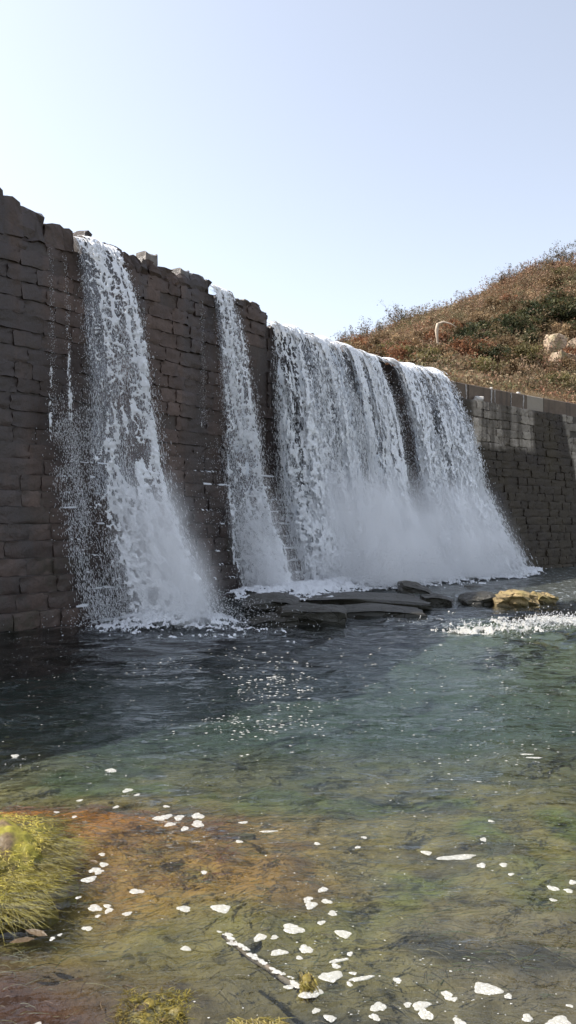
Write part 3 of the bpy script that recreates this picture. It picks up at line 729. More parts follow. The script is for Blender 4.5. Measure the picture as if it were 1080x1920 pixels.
film(FALLS['f1'], 61, w1, 1.0, 4.6); droplets(FALLS['f1'], 7000, 71, w1, .004, .011, .7); streaks(FALLS['f1'], 10000, 171, w1, .0025, .005, .02, .07)
VEIL = dict(s=(s_at_px(84), s_at_px(150)), zt=4.3, v0=([0, 1], [.45, .8]), kick=([0, 1], [.5, .8]), f0=1.6, zb=.05, body=lambda u, fn: -.12 - .35 * sst(.2, 0, u) - .3 * sst(.12, 0, fn) + .12 * np.exp(-((fn - .35) / .2) ** 2))
streaks(VEIL, 9000, 181, w1, .002, .0045, .015, .045)
sheet(FALLS['f2'], 521, .011, .02, .02, 'water_lace', w2); sheet(FALLS['f2'], 531, .011, -.08, .08, 'water_lace', w2)
film(FALLS['f2'], 62, w2, .9, 4.4); droplets(FALLS['f2'], 4500, 72, w2, .005, .012, .75); streaks(FALLS['f2'], 12000, 172, w2, .0025, .005, .02, .07)
sheet(FALLS['f3'], 541, .02, -.03, -.04, 'water_lace', w3); sheet(FALLS['f3'], 551, .02, -.10, .06, 'water_lace', w3); sheet(FALLS['f3'], 561, .02, -.18, .16, 'water_lace', w3)
film(FALLS['f3'], 63, w3, 1.0); droplets(FALLS['f3'], 12000, 73, w3, .007, .016, .6); streaks(FALLS['f3'], 46000, 173, w3, .0035, .007, .03, .10)
sheet(FALLS['f4'], 571, .022, .0, -.04, 'water_lace', w4); sheet(FALLS['f4'], 581, .022, -.06, .07, 'water_lace', w4); sheet(FALLS['f4'], 591, .022, -.14, .17, 'water_lace', w4)
film(FALLS['f4'], 64, w4, 1.0); droplets(FALLS['f4'], 10000, 74, w4, .008, .018, .6); streaks(FALLS['f4'], 36000, 174, w4, .004, .008, .03, .10)
# thin trickles
TR = [(84, 90, 6.55, .22, 'thin broken thread of water down the dark wall beside the lacy fall', 3.0, .05), (112, 117, 6.5, .3, 'faint dripping thread close beside the lacy fall', 3.4, -.06), (372, 376, 6.5, .12, 'faint trickle down the dark wall beside the narrow fall', 3.6, -.04), (236, 240, 6.5, .15, 'short wet trickle on the wall under the crest stones, right next to the lacy fall', 5.0, -.08), (424, 436, 6.2, .6, 'broken spray of drops falling right beside the narrow fall', 2.0, -.06)]
for k, (a, e, zt, v0, lab, zb, dn) in enumerate(TR):
    fl = dict(s=(s_at_px(a), s_at_px(e)), zt=zt, v0=([0, 1], [v0, v0]), kick=([0, 1], [.1, .1]), f0=4.2, zb=zb, ex=.03, cell=.07, thin=-.34, body=lambda u, fn, d=dn: d + .04 * np.sin(fn * 40), lip=.3)
    t = thing('trickle', lab.replace('right next to', 'next to'), 'trickle', at_wall(fl['s'][0], 0, zb), 'thin trickles on the dam')
    sheet(fl, 600 + k * 10, .009, -.02, .02, 'water_lace', t, wob=.5); droplets(fl, 500, 80 + k, t, .004, .009, .8, .12)

# water spilling over the stepped courses at the sides of the falls
def ledge_spill(root, px0, px1, zlo, zhi, seed, dens=.0, n_drop=1500):
    s0, s1 = s_at_px(px0), s_at_px(px1); VV = []; FF = []; off = 0; r = np.random.default_rng(seed); du = .016
    i0, i1 = int(zlo / HC), int(zhi / HC)
    for i in range(i0, i1 + 1):
        o_ = float(wall_off(i * HC + .01)) + .02
        nu = int((s1 - s0) / du); q = np.linspace(s0, s1, nu)
        prof = np.array([(-.06, .035), (-.02, .03), (.012, .015), (.02, -.02), (.022, -.06), (.022, -.10), (.022, -.14), (.022, -.18), (.022, -.22)])
        nv = len(prof); S2 = q[:, None] + np.zeros((1, nv)); dep = np.maximum(0, -prof[:, 1])[None] + np.zeros((nu, 1))
        env = sst(0, .45, q - s0) * sst(0, .45, s1 - q)
        fld = fbm(S2 * 3.5 + i * 3.1, dep * 0, seed + i, 4) * .9 + .5 * (fbm(S2 / .04, dep * 6 + i, seed + 50 + i, 2) - .5) - dep * 1.7 - .10 + dens
        fld = fld * 1.0 - (1 - env[:, None]) * .35
        x, y = crest(S2); nx, ny = nrm(S2); oo = o_ + prof[:, 0][None] + (fbm(S2 * 9, dep * 9, seed + 4, 2) - .5) * .03
        V = np.stack([(x + nx * oo).ravel(), (y + ny * oo).ravel(), (i * HC - .0 + prof[:, 1][None] + (fbm(S2 * 4, S2 * 0 + i, seed, 3) - .5) * .07).ravel()], 1)
        F = grid_faces(nu, nv); k = fld.ravel()[F].mean(1) > .43
        VV.append(V); FF.append(F[k] + off); off += len(V)
    V, F, _ = compact(np.concatenate(VV), np.concatenate(FF))
    obj('ledge_spill', mesh_np('ledge_spill', V, F, M_WHITE, True), root, kind='stuff')
    q = s0 + (s1 - s0) * np.clip(r.normal(.62, .22, n_drop), 0, 1.1); z = zlo + (zhi + .6 - zlo) * r.beta(1.6, 1.6, n_drop); k = fbm(q * 2, z * 1.5, seed, 3) > .45
    q, z = q[k], z[k]; x, y, _ = at_wall(q, wall_off(z) + np.abs(r.normal(.03, .12, len(q))), z)
    specks(np.stack([x, y, z], 1), r.uniform(.003, .009, len(q)), 'droplets', root)
ledge_spill(w1, 60, 215, .1, 2.9, 700, .0, 4500)
ledge_spill(w2, 330, 470, .3, 2.8, 710, .02, 3000)
ledge_spill(w3, 440, 540, .3, 2.8, 720, .05, 2500)

# spray mist as real volumes hugging the foot of the falls
def mist_box(root, sa, sb, off0, off1, z0, z1, dens):
    ax, ay, _ = at_wall(sa, 0, 0); bx, by, _ = at_wall(sb, 0, 0); L = math.hypot(bx - ax, by - ay); ang = math.atan2(by - ay, bx - ax)
    V = [(x, y, z) for x in (0, L) for y in (-off1, -off0) for z in (z0, z1)]
    F = [(0, 1, 3, 2), (4, 6, 7, 5), (0, 4, 5, 1), (2, 3, 7, 6), (0, 2, 6, 4), (1, 5, 7, 3)]
    obj('spray_mist', mesh_np('spray_mist', V, F, mist_mat(dens)), root, (ax, ay, 0), (0, 0, ang), kind='stuff')
s1a, s1b = FALLS['f1']['s']
mist_box(w1, s1a + .0, s1b + .35, .5, 3.0, .03, 2.8, 7.0)
mist_box(w2, FALLS['f2']['s'][0] - .4, FALLS['f2']['s'][1] + .5, .3, 2.1, .2, 2.7, 2.0)
mist_box(w3, FALLS['f3']['s'][0] - .3, FALLS['f3']['s'][1] + .6, .5, 3.0, .2, 3.4, 3.0)
mist_box(w4, FALLS['f4']['s'][0] - .6, FALLS['f4']['s'][1] + .15, .5, 3.3, .2, 3.2, 3.0)

# ------------------------------------------------------------------ churned foam at the foot and in the rapids
def churn(name, root, cfun, gx, gy, seed, zfun, dens, cell=.22, thr=.5):
    X, Y = np.meshgrid(gx, gy, indexing='ij')
    wx = (fbm(X * 1.5, Y * 1.5, seed, 3) - .5) * .6
    f1, f2 = worley((X + wx) / cell, (Y * .75 + wx) / cell, seed + 1); g1, g2 = worley((X + wx * .5) / (cell * .4), (Y + wx) / (cell * .4), seed + 2)
    fld = .45 * np.clip(1 - (f2 - f1) / .35, 0, 1) + .35 * np.clip(1 - (g2 - g1) / .35, 0, 1) + .7 * (fbm(X * 1.2, Y * 1.6, seed + 3, 4) - .5) + dens + cfun(X, Y)
    Z = zfun(X, Y) + np.clip(fld - thr, -.05, .6) * .12 + (fbm(X * 9, Y * 9, seed + 7, 2) - .5) * .03
    V = np.stack([X.ravel(), Y.ravel(), Z.ravel()], 1); F = grid_faces(len(gx), len(gy)); k = fld.ravel()[F].mean(1) > thr
    V, F, _ = compact(V, F[k])
    return obj(name, mesh_np(name, V, F, M_FOAM if root is None else M_CHURN, True), root, kind='stuff')
def wall_dist(x, y):
    return (crest_y(x) - y) * .68
# foot of the lacy fall
P1 = at_wall((s1a + s1b) / 2, 2.05, 0)
churn('plunge_foam', w1, lambda x, y: .75 * np.exp(-(((x - P1[0] - .25) * .9 - (y - P1[1]) * .25) / 1.15) ** 2 - (((y - P1[1]) + (x - P1[0]) * .1) / .75) ** 2) - .45, np.arange(-4.2, 1.0, .022), np.arange(10.0, 14.2, .026), 800, lambda x, y: .02 + .30 * np.exp(-((x - P1[0] - .2) / .75) ** 2 - ((y - P1[1]) / .45) ** 2) * (.6 + .8 * fbm(x * 3, y * 3, 805, 3)), .22)
def splash(root, n, c, rad, up, seed, r0=.005, r1=.014):
    r = np.random.default_rng(seed); a = r.uniform(0, 2 * math.pi, n); q = np.abs(r.normal(0, 1, n)); q2 = r.random(n)
    P = np.stack([c[0] + np.cos(a) * rad[0] * q * .6, c[1] + np.sin(a) * rad[1] * q * .6, c[2] + up * q2 ** 2 * np.exp(-q * .5)], 1)
    specks(P, r.uniform(r0, r1, n), 'splash_drops', root, stretch=1.0)
splash(w1, 9000, (P1[0] + .15, P1[1], .03), (1.5, .8), .9, 90, .004, .011)
# curtain foot: foam on the shelf
SHELF_Z = .22
def shelf_foam(x, y):
    d = wall_dist(x, y); return .78 * np.exp(-((d - 2.1) / 1.0) ** 2) * sst(-1.6, -.6, x) * sst(8.2, 6.3, x) - .50 + .35 * (fbm(x * 1.1, y * 1.4, 822, 4) - .5)
churn('plunge_foam', w3, lambda x, y: shelf_foam(x, y) + .0 - 2 * (x > 3.6), np.arange(-1.6, 3.6, .03), np.arange(13.5, 23.5, .04), 820, lambda x, y: SHELF_Z + .18 * np.exp(-((wall_dist(x, y) - 2.0) / .5) ** 2), .16, .3)
churn('plunge_foam', w4, lambda x, y: shelf_foam(x, y), np.arange(3.6, 9.0, .034), np.arange(17, 26.0, .045), 830, lambda x, y: .16 + .18 * np.exp(-((wall_dist(x, y) - 2.2) / .5) ** 2), .16, .3)
for (a, e, root, n, sd_) in ((.0, 1, w3, 9000, 91), (0, 1, w4, 9000, 92)):
    fl = FALLS['f3'] if root is w3 else FALLS['f4']
    r = np.random.default_rng(sd_); q = fl['s'][0] + (fl['s'][1] - fl['s'][0]) * r.random(n) ; of = r.normal(2.0, .45, n); x, y, _ = at_wall(q, of, 0)
    specks(np.stack([x, y, SHELF_Z + .05 + .8 * r.random(n) ** 3], 1), r.uniform(.007, .017, n), 'splash_drops', root, stretch=1.0)

# shallow water running over the shelf
gx = np.arange(-1.8, 12, .07); gy = np.arange(14, 28, .07); X, Y = np.meshgrid(gx, gy, indexing='ij')
front = 15.6 + .35 * X + (fbm(X * .8, Y * 0, 850, 3) - .5) * 1.6
Zs = SHELF_Z - .06 - (SHELF_Z - .02) * sst(.2, -1.2, Y - front) + (fbm(X * 2.2, Y * 3, 851, 4) - .5) * .09
V = np.stack([X.ravel(), Y.ravel(), Zs.ravel()], 1); F = grid_faces(len(gx), len(gy))
k = ((V[F][:, :, 1] < crest_y(V[F][:, :, 0]) - .2).all(1)) & ((Y - front).ravel()[F].min(1) > -1.3) & (V[F][:, :, 2].min(1) > -.02)
Vs, Fs, _ = compact(V, F[k])
def shelf_mat():
    m, nt, out = nmat('shelf_water'); b = NB(nt); geo = b.n('NewGeometry'); pos = geo.outputs['Position']
    h = b.noise(6, 5, 0.65, b.mapping(pos, (1, 1.4, 1)), .5)
    nr = b.bump(h, .8, .06); b.principled(out, b.mix(b.ramp(h, [(.55, 0), (.72, .8)]), (.055, .06, .05), (.5, .54, .57)), .18, nr); return m
obj('shelf_water', mesh_np('shelf_water', Vs, Fs, shelf_mat(), True), kind='structure')
# rapids
rap = churn('rapids_foam', None, lambda x, y: .55 * np.exp(-((y - (12.35 - .12 * (x - 3.6) + .5 * np.sin(x * 1.7))) / 1.0) ** 2) * sst(1.6, 3.0, x) - .47 + .6 * (fbm(x * 1.6, y * 1.2, 866, 4) - .5) + .35 * np.exp(-((x - 1.7) / 1.0) ** 2 - ((y - 14.4) / .35) ** 2),
    np.arange(.2, 9.5, .026), np.arange(9.2, 16.5, .034), 860, lambda x, y: wave_z(x, y) + .015, .10, .24, .52)
tag(rap, 'broken white foam of the rapids below the ochre rocks', 'foam')
SM = []
r = np.random.default_rng(5); n = 2500; x = r.normal(4.4, 1.0, n); y = 12.3 - .12 * (x - 3.6) + .5 * np.sin(x * 1.7) + r.normal(0, .3, n)
rs = specks(np.stack([x, y, .03 + np.abs(r.normal(0, .07, n))], 1), r.uniform(.005, .013, n), 'rapids_drops', None, stretch=1.0)
tag(rs, 'fine drops thrown up by the rapids below the ochre rocks', 'spray')

# ------------------------------------------------------------------ rock shelf
def slab_mesh(seed, mat, sub=8, sq=.8):
    import bmesh
    bm = bmesh.new(); bmesh.ops.create_cube(bm, size=1.0); bmesh.ops.subdivide_edges(bm, edges=bm.edges[:], cuts=sub, use_grid_fill=True)
    r = np.random.default_rng(seed); P = np.array([v.co for v in bm.verts]); o = seed * 1.37
    rr = np.hypot(P[:, 0], P[:, 1]); k = np.maximum(np.abs(P[:, 0]), np.abs(P[:, 1])) / np.maximum(rr, 1e-6)
    P[:, :2] *= (sq + (1 - sq) * k)[:, None]
    lay = np.floor((P[:, 2] + .5) * 3.2)                                  # bedding layers step in and out
    ang = np.arctan2(P[:, 1], P[:, 0])
    out = 1 + .32 * (fbm(ang * 1.3 + lay * 5.3, lay * 3.7 + o, seed, 3) - .5) + .10 * (_h(lay.astype(np.int64), lay.astype(np.int64), seed) - .5)
    P[:, :2] *= out[:, None]
    P[:, 2] *= 1 - .9 * np.clip(P[:, 0] ** 2 + P[:, 1] ** 2, 0, .5) * (P[:, 2] > 0)
    P[:, 2] += (fbm(P[:, 0] * 2.2 + o, P[:, 1] * 2.2, seed + 1, 4) - .5) * .38 * sst(-.3, .5, P[:, 2]) + P[:, 0] * .12 * r.normal()
    P += np.stack([fbm(P[:, 1] * 5 + o, P[:, 2] * 5, seed + q, 2) - .5 for q in (3, 4, 5)], 1) * .09
    for v, p in zip(bm.verts, P): v.co = p
    me = bpy.data.meshes.new('rock'); bm.to_mesh(me); bm.free(); me.materials.append(mat); return me
def slab(name, px0, px1, ytop, ybot, zb, mat, label, seed, depth=1.0, tilt=0.0, rz=0.0, group=None, square=.7, zt_add=0):
    if mat is M_YROCK: zt_add = .02
    d = (CAMZ - zb) * FPX / (ybot - HOR); xm = ((px0 + px1) / 2 - 540) / FPX * d; w = (px1 - px0) / FPX * d
    zt = CAMZ - (ytop - HOR) / FPX * (d + depth * .5) + zt_add; h = max(zt - zb, .06)
    o = obj(name, slab_mesh(seed, mat, sq=square) if mat is not M_YROCK else rock_mesh(seed, mat, square=.75, jit=.2, sub=4), None, (xm, d + depth / 2, zb + h * .45 - .10), (0, tilt, rz), (w * 1.02, depth, h * (.62 if mat is M_YROCK else .9) + .2)); tag(o, label, 'rock', group); return o
slab('flat_rock', 522, 648, 1130, 1171, 0.0, M_ROCK, 'large dark rounded slab jutting from the shelf into the pool', 900, 1.1, .02)
slab('flat_rock', 455, 560, 1108, 1160, 0.0, M_ROCK, 'flat dark ledge between the narrow fall and the large rounded slab', 901, 2.0, 0)
slab('flat_rock', 540, 800, 1112, 1140, .06, M_ROCK, 'long low dark slab of the shelf behind the large rounded slab', 902, 1.6, .03, .12, square=.9)
slab('flat_rock', 640, 796, 1134, 1158, 0.0, M_ROCK, 'thin low slab with a small white spill over its edge', 903, 1.2, .02, .05, square=.9)
slab('flat_rock', 752, 812, 1093, 1116, .12, M_ROCK, 'tilted dark slab sticking up from the foam of the wide curtain', 904, .8, .22, .0)
slab('flat_rock', 796, 852, 1114, 1132, .05, M_ROCK, 'small flat dark rock next to the tilted slab', 905, .7, .05)
slab('flat_rock', 874, 932, 1110, 1130, .05, M_ROCK, 'dark rock touching the ochre rocks', 906, .9, .0)
slab('flat_rock', 878, 950, 1098, 1108, .1, M_ROCK, 'low dark rock in the foam behind the ochre rocks', 907, .7, .06)
slab('rock', 930, 986, 1114, 1134, .03, M_YROCK, 'broad low sunlit ochre rock, in front of the other ochre rocks', 908, .8, .0, .1)
slab('rock', 958, 1012, 1107, 1131, .03, M_YROCK, 'tallest sunlit ochre rock in the middle of the ochre group', 909, .8, .05, .0)
slab('rock', 1008, 1042, 1112, 1128, .03, M_YROCK, 'small sunlit ochre rock at the end of the ochre group', 910, .6, .1, .0)
slab('flat_rock', 470, 560, 1150, 1176, -.02, M_ROCK, 'mossy sloping stone at the waterline under the large slab', 911, .7, -.03, 0)

# ------------------------------------------------------------------ hill vegetation
def leaf_cloud(cent, rad, n, size, cols, seed, flat=.75):
    """quads spread through ellipsoids; cent (k,3), rad (k,), n per clump"""
    r = np.random.default_rng(seed); k = len(cent); N = k * n
    d = r.normal(0, 1, (N, 3)); d /= np.linalg.norm(d, axis=1)[:, None]; q = r.random(N) ** .45
    R = np.repeat(rad, n); C = np.repeat(cent, n, 0)
    P = C + d * (R * q)[:, None] * np.array([1, 1, flat])
    a = r.normal(0, 1, (N, 3)); a /= np.linalg.norm(a, axis=1)[:, None]; b_ = np.cross(a, r.normal(0, 1, (N, 3))); b_ /= np.linalg.norm(b_, axis=1)[:, None] + 1e-9
    s = (size * r.uniform(.5, 1.4, N))[:, None]
    V = np.stack([P - a * s, P + b_ * s * .45, P + a * s, P - b_ * s * .45], 1).reshape(-1, 3)
    F = np.arange(N * 4).reshape(N, 4)
    c = np.repeat(cols, n, 0) * r.uniform(.65, 1.35, (N, 1)); c = np.concatenate([c, np.ones((N, 1))], 1)
    return V, F, c
r = np.random.default_rng(33)
PAL = np.array([(.25, .13, .07), (.27, .165, .095), (.17, .10, .065), (.21, .17, .08), (.12, .115, .05), (.29, .205, .12), (.21, .10, .06)])
K = 4200
u = r.uniform(.03, .56, K); yy = 27 + 40 * r.random(K) ** .75; xx = u * yy
ok = (yy > crest_y(xx) + 1.7)
xx, yy = xx[ok], yy[ok]; zz = hill_z(xx, yy)
rad = r.uniform(.3, .6, len(xx)) * (1 + 1.1 * (r.random(len(xx)) < .25)); cent = np.stack([xx, yy, zz + rad * .4], 1)
pn = fbm(xx * .16, yy * .16, 60, 3); gi = fbm(xx * .35, yy * .35, 61, 3)
ci = r.integers(0, 7, len(xx)); cols = PAL[ci] * .6 + .4 * np.where(gi[:, None] > .56, PAL[4], np.where(pn[:, None] > .5, PAL[0], PAL[5]))
cols = cols * r.uniform(.55, 1.25, (len(cols), 1))
cols = (cols * .85 + cols.mean(1)[:, None] * .15) * 1.45 * (.75 + .5 * fbm(xx * .12, yy * .12, 66, 3))[:, None]
V, F, c = leaf_cloud(cent, rad, 78, .076, cols, 34)
obj('hillside_scrub', mesh_np('hillside_scrub', V, F, M_LEAF, False, fcol=c), kind='stuff')
# dry grass stems all over the slope
K = 26000; u = r.uniform(.03, .56, K); yy = 27 + 40 * r.random(K) ** .8; xx = u * yy; ok = yy > crest_y(xx) + 1.4; xx, yy = xx[ok], yy[ok]; zz = hill_z(xx, yy); n = len(xx)
h = r.uniform(.25, .9, n); lean = r.normal(0, .25, (n, 2)) * h[:, None]; w = r.uniform(.008, .02, n)
B = np.stack([xx, yy, zz - .05], 1); T = B + np.stack([lean[:, 0], lean[:, 1], h], 1); wv = np.stack([w, w * 0, w * 0], 1)
V = np.stack([B - wv, B + wv, T], 1).reshape(-1, 3); F = np.arange(3 * n).reshape(n, 3)
c = np.array([(.33, .24, .13)]) * r.uniform(.5, 1.3, (n, 1)); c = np.concatenate([c, np.ones((n, 1))], 1)
obj('dry_grass', mesh_np('dry_grass', V, F, M_LEAF, False, fcol=c), kind='stuff')

def tube(P, R, n=5):
    P = np.array(P, float); V = []; F = []
    for i, p in enumerate(P):
        t = P[min(i + 1, len(P) - 1)] - P[max(i - 1, 0)]; t /= np.linalg.norm(t) + 1e-9
        a = np.cross(t, (0.3, .9, .2)); a /= np.linalg.norm(a) + 1e-9; b_ = np.cross(t, a)
        for k in range(n): q = 2 * math.pi * k / n; V.append(p + (a * math.cos(q) + b_ * math.sin(q)) * R[i])
    for i in range(len(P) - 1):
        for k in range(n): F.append((i * n + k, i * n + (k + 1) % n, (i + 1) * n + (k + 1) % n, (i + 1) * n + k))
    return np.array(V), np.array(F)
def twigs(seed, h, nb, spread, depth=2, rr=.02):
    r_ = np.random.default_rng(seed); VV = []; FF = []; off = 0; tips = []
    def grow(p, d, L, rad, lev):
        nonlocal off
        q = [p]; dd = d
        for k in range(3):
            dd = dd + r_.normal(0, .16, 3); dd /= np.linalg.norm(dd); q.append(q[-1] + dd * L / 3)
        V, F = tube(q, [rad, rad * .8, rad * .6, rad * .35], 4); VV.append(V); FF.append(F + off); off += len(V); tips.append(q[-1])
        if lev > 0:
            for _ in range(int(r_.integers(3, 6))):
                k = int(r_.integers(1, 4)); nd = dd + r_.normal(0, .55, 3) + np.array([0, 0, .15]); nd /= np.linalg.norm(nd)
                grow(q[k], nd, L * r_.uniform(.45, .75), rad * .5, lev - 1)
    for _ in range(nb):
        d = np.array([r_.normal(0, spread), r_.normal(0, spread), 1.0]); d /= np.linalg.norm(d)
        grow(np.array([r_.normal(0, .06), r_.normal(0, .06), -.05]), d, h * .55, rr, depth)
    return np.concatenate(VV), np.concatenate(FF), np.array(tips)
def shrub_protos(kind, count, seed):
    out_ = []
    for i in range(count):
        if kind == 'ever':
            tv, tf, tips = twigs(seed + i, 1.0, 4, .35, 1, .03); r_ = np.random.default_rng(seed + i)
            ce = np.concatenate([tips * np.array([1.1, 1.1, .9]), r_.normal(0, .3, (12, 3)) * np.array([1, 1, .5]) + np.array([0, 0, .45])]); rd = r_.uniform(.16, .32, len(ce))
            cc = np.array([(.06, .07, .03), (.085, .085, .035), (.045, .055, .026), (.15, .11, .055)])[r_.integers(0, 4, len(ce))]
            V, F, c = leaf_cloud(ce, rd, 60, .05, cc, seed + 9 + i)
        else:
            tv, tf, tips = twigs(seed + i, 1.15, 6, .4, 2, .016); r_ = np.random.default_rng(seed + i)
            ce = tips[r_.integers(0, len(tips), 50)]; rd = r_.uniform(.08, .2, len(ce)); cc = np.array([(.13, .11, .07), (.11, .12, .075), (.17, .12, .07)])[r_.integers(0, 3, len(ce))]
            V, F, c = leaf_cloud(ce, rd, 9, .035, cc, seed + 19 + i)
        out_.append((mesh_np('trunk', tv, tf, M_TWIG), mesh_np('crown', V, F, M_LEAF, False, fcol=c)))
    return out_
def dry_protos(count, seed):
    out_ = []
    for i in range(count):
        r_ = np.random.default_rng(seed + i); tv, tf, tips = twigs(seed + i, .9, 5, .45, 1, .02)
        ce = np.concatenate([tips, r_.normal(0, .3, (10, 3)) * np.array([1, 1, .5]) + np.array([0, 0, .4])]); rd = r_.uniform(.14, .28, len(ce)); k = i % 4
        cc = np.array([(.30, .14, .07), (.22, .15, .08), (.20, .17, .07), (.36, .25, .14)])[k] * r_.uniform(.6, 1.25, (len(ce), 1))
        V, F, c = leaf_cloud(ce, rd, 55, .05, cc, seed + 9 + i); out_.append((mesh_np('trunk', tv, tf, M_TWIG), mesh_np('crown', V, F, M_LEAF, False, fcol=c)))
    return out_
DR = dry_protos(8, 1200)
EV = shrub_protos('ever', 3, 1000); BA = shrub_protos('bare', 4, 1100)
def hill_pt(px, d=None, py=None):
    """point of the slope seen at a photograph pixel"""
    u_ = (px - 540) / FPX
    ys = np.linspace(27, 66, 400); zs = hill_z(u_ * ys, ys); pr = HOR - FPX * (zs - CAMZ) / ys
    if py is None: k = int(np.argmin(pr[ys > 45])) + int((ys <= 45).sum())
    else: k = int(np.argmax((pr <= py) & (ys > float(crest_y(np.array(u_ * ys[0]))) + 1)))
    return u_ * ys[k], ys[k], zs[k]
def shrub(name, protos, i, px, py, size, label, group):
    x, y, z = hill_pt(px, py=py); t = thing(name, label, 'shrub', (x, y, z - .05), group)
    t.rotation_euler = (0, 0, i * 2.4); t.scale = (size, size, size * random.uniform(.85, 1.1))
    tr_, cr = protos[i % len(protos)]
    a = bpy.data.objects.new('trunk', tr_); b_ = bpy.data.objects.new('crown', cr)
    for o in (a, b_): COL.objects.link(o); o.parent = t
for i, (px, py, sz) in enumerate([(1065, 612, 1.5), (1035, 622, 1.3), (1000, 632, 1.3), (968, 640, 1.2), (940, 655, 1.2), (905, 660, 1.1), (872, 655, 1.1), (890, 680, 1.0), (925, 685, .9), (955, 620, 1.0), (1075, 640, 1.1), (860, 675, .9), (1000, 602, 1.1), (910, 640, 1.1), (985, 655, .9), (1050, 585, 1.3)]):
    shrub('evergreen_shrub', EV, i, px, py, sz * 1.55, ('dark green leafy shrub in the thicket, above the pale boulders' if px > 1030 else 'dark green leafy shrub in the thicket, nearest to the hooked dead branch' if px < 895 else 'dark green leafy shrub in the middle of the hillside thicket'), 'evergreen shrubs in the hillside thicket')
for i, (px, sz) in enumerate([(640, 1.5), (655, 1.6), (672, 1.3), (692, 1.7), (715, 1.1), (748, 2.1), (760, 1.3), (795, 1.1), (815, 1.1), (838, .9), (868, 1.1), (890, .9), (925, 1.1), (945, 1.3), (962, 1.3), (985, .8), (1008, 1.0), (1030, 1.6), (1044, 1.4), (1058, 1.9), (1072, 1.7), (1100, 1.6), (1130, 1.5)]):
    shrub('bare_shrub', BA, i, px, None, sz, ('tallest twiggy shrub standing alone against the sky on the ridge' if px == 748 else 'twiggy grey shrub at the low end of the ridge just above the falls' if px < 700 else 'low twiggy grey shrub on the rising ridge against the sky' if px < 1020 else 'twiggy grey shrub on the highest part of the ridge'), 'twiggy shrubs along the ridge')
rr_ = random.Random(12); i = 0
DRL = ('rust brown leafless-looking shrub in the hillside scrub', 'dull brown bushy shrub in the hillside scrub', 'olive brown bushy shrub in the hillside scrub', 'pale straw coloured shrub in the hillside scrub')
while i < 70:
    px = rr_.uniform(660, 1079); rid = float(np.interp((px - 540) / FPX, RIDGE_U, RIDGE_Y)); lo = 690 + (px - 800) * .17 + 25
    py = rid + 18 + (lo - rid - 25) * rr_.random() ** .8
    if py > lo or py < rid + 8 or lo - rid < 20: i += 1; continue
    shrub('dry_shrub', DR, i, px, py, rr_.uniform(.8, 1.7), DRL[i % 8 % 4].replace('leafless-looking', 'rounded'), 'dry shrubs on the hillside'); i += 1
def tuft(i, px, ofs, h):
    s = s_at_px(px); x, y, _ = at_wall(s, -.75 - ofs, 0); z = max(float(hill_z(x, y)), 6.0); r_ = np.random.default_rng(1300 + i); n = 260
    a = r_.uniform(0, 6.28, n); ln = r_.uniform(.3, 1, n) * h; le = np.abs(r_.normal(.35, .25, n)); P0 = np.stack([r_.normal(0, .18, n), r_.normal(0, .12, n), np.zeros(n)], 1)
    mid = P0 + np.stack([np.cos(a) * le * ln * .3, np.sin(a) * le * ln * .3, ln * .6], 1); tip = P0 + np.stack([np.cos(a) * le * ln, np.sin(a) * le * ln, ln * .8], 1); w = np.array([.009, 0.004, 0])
    V = np.stack([P0 - w, P0 + w, mid + w * .7, mid - w * .7, tip], 1).reshape(-1, 3); b0 = np.arange(n) * 5
    F = np.concatenate([np.stack([b0, b0 + 1, b0 + 2], 1), np.stack([b0, b0 + 2, b0 + 3], 1), np.stack([b0 + 3, b0 + 2, b0 + 4], 1)])
    o = obj('grass_tuft', mesh_np('grass_tuft', V, F, M_STRAW), None, (x, y, z)); tag(o, 'straw coloured grass tuft growing behind the concrete parapet', 'grass tuft', 'grass tufts behind the parapet')
for i, (px, of, h) in enumerate([(880, .2, .5), (915, .4, .6), (955, .3, .55), (975, .5, .7), (1000, .3, .6), (1020, .5, .8), (1038, .3, .85), (1055, .4, .9), (1072, .3, .8), (1090, .3, .8)]): tuft(i, px, of, h)
for k, (px, py, sc_, sq, lab) in enumerate([(1042, 668, (1.0, .9, 1.4), .8, 'tall angular pale boulder standing on the brown slope'), (1056, 694, (1.1, .9, 1.05), .55, 'rounded pale boulder just below the angular one'), (1078, 670, (1.0, .8, 1.1), .6, 'pale boulder half in the brush beside the angular one')]):
    x, y, z = hill_pt(px, py=py); o = obj('boulder', rock_mesh(1400 + k, M_BOULDER, square=sq, jit=.2, sub=3), None, (x, y, z + sc_[2] * .3), (0.1, .2, .5 * k), sc_); tag(o, lab, 'boulder')
x, y, z = hill_pt(815, py=668); y -= .6; z += .45
P = [(x - .05, y, z - .5), (x + .1, y - .1, z - .1), (x + .02, y - .2, z + .35), (x - .02, y - .25, z + .8), (x + .05, y - .25, z + 1.15), (x + .35, y - .2, z + 1.28), (x + .8, y - .1, z + 1.2), (x + 1.1, y, z + 1.05)]
V, F = tube(P, [.03, .045, .06, .10, .09, .06, .04, .02], 6)
tag(obj('dead_branch', mesh_np('dead_branch', V, F, M_PALE, True)), 'pale dead branch bent over like a hook on the brown hillside', 'branch')
# weeds on the dam crest
for k, (px, dz, lab) in enumerate([(4, .0, 'wispy dry weed on top of the dam crest stones')]):
    s = s_at_px(px); x, y, _ = at_wall(s, -.25, 0); t = thing('dry_weed', lab, 'weed', (x, y, 6.95)); tv, tf, tips = twigs(1500, .34, 5, .35, 1, .004)
    a = bpy.data.objects.new('stem', mesh_np('stem', tv, tf, M_STRAW)); COL.objects.link(a); a.parent = t

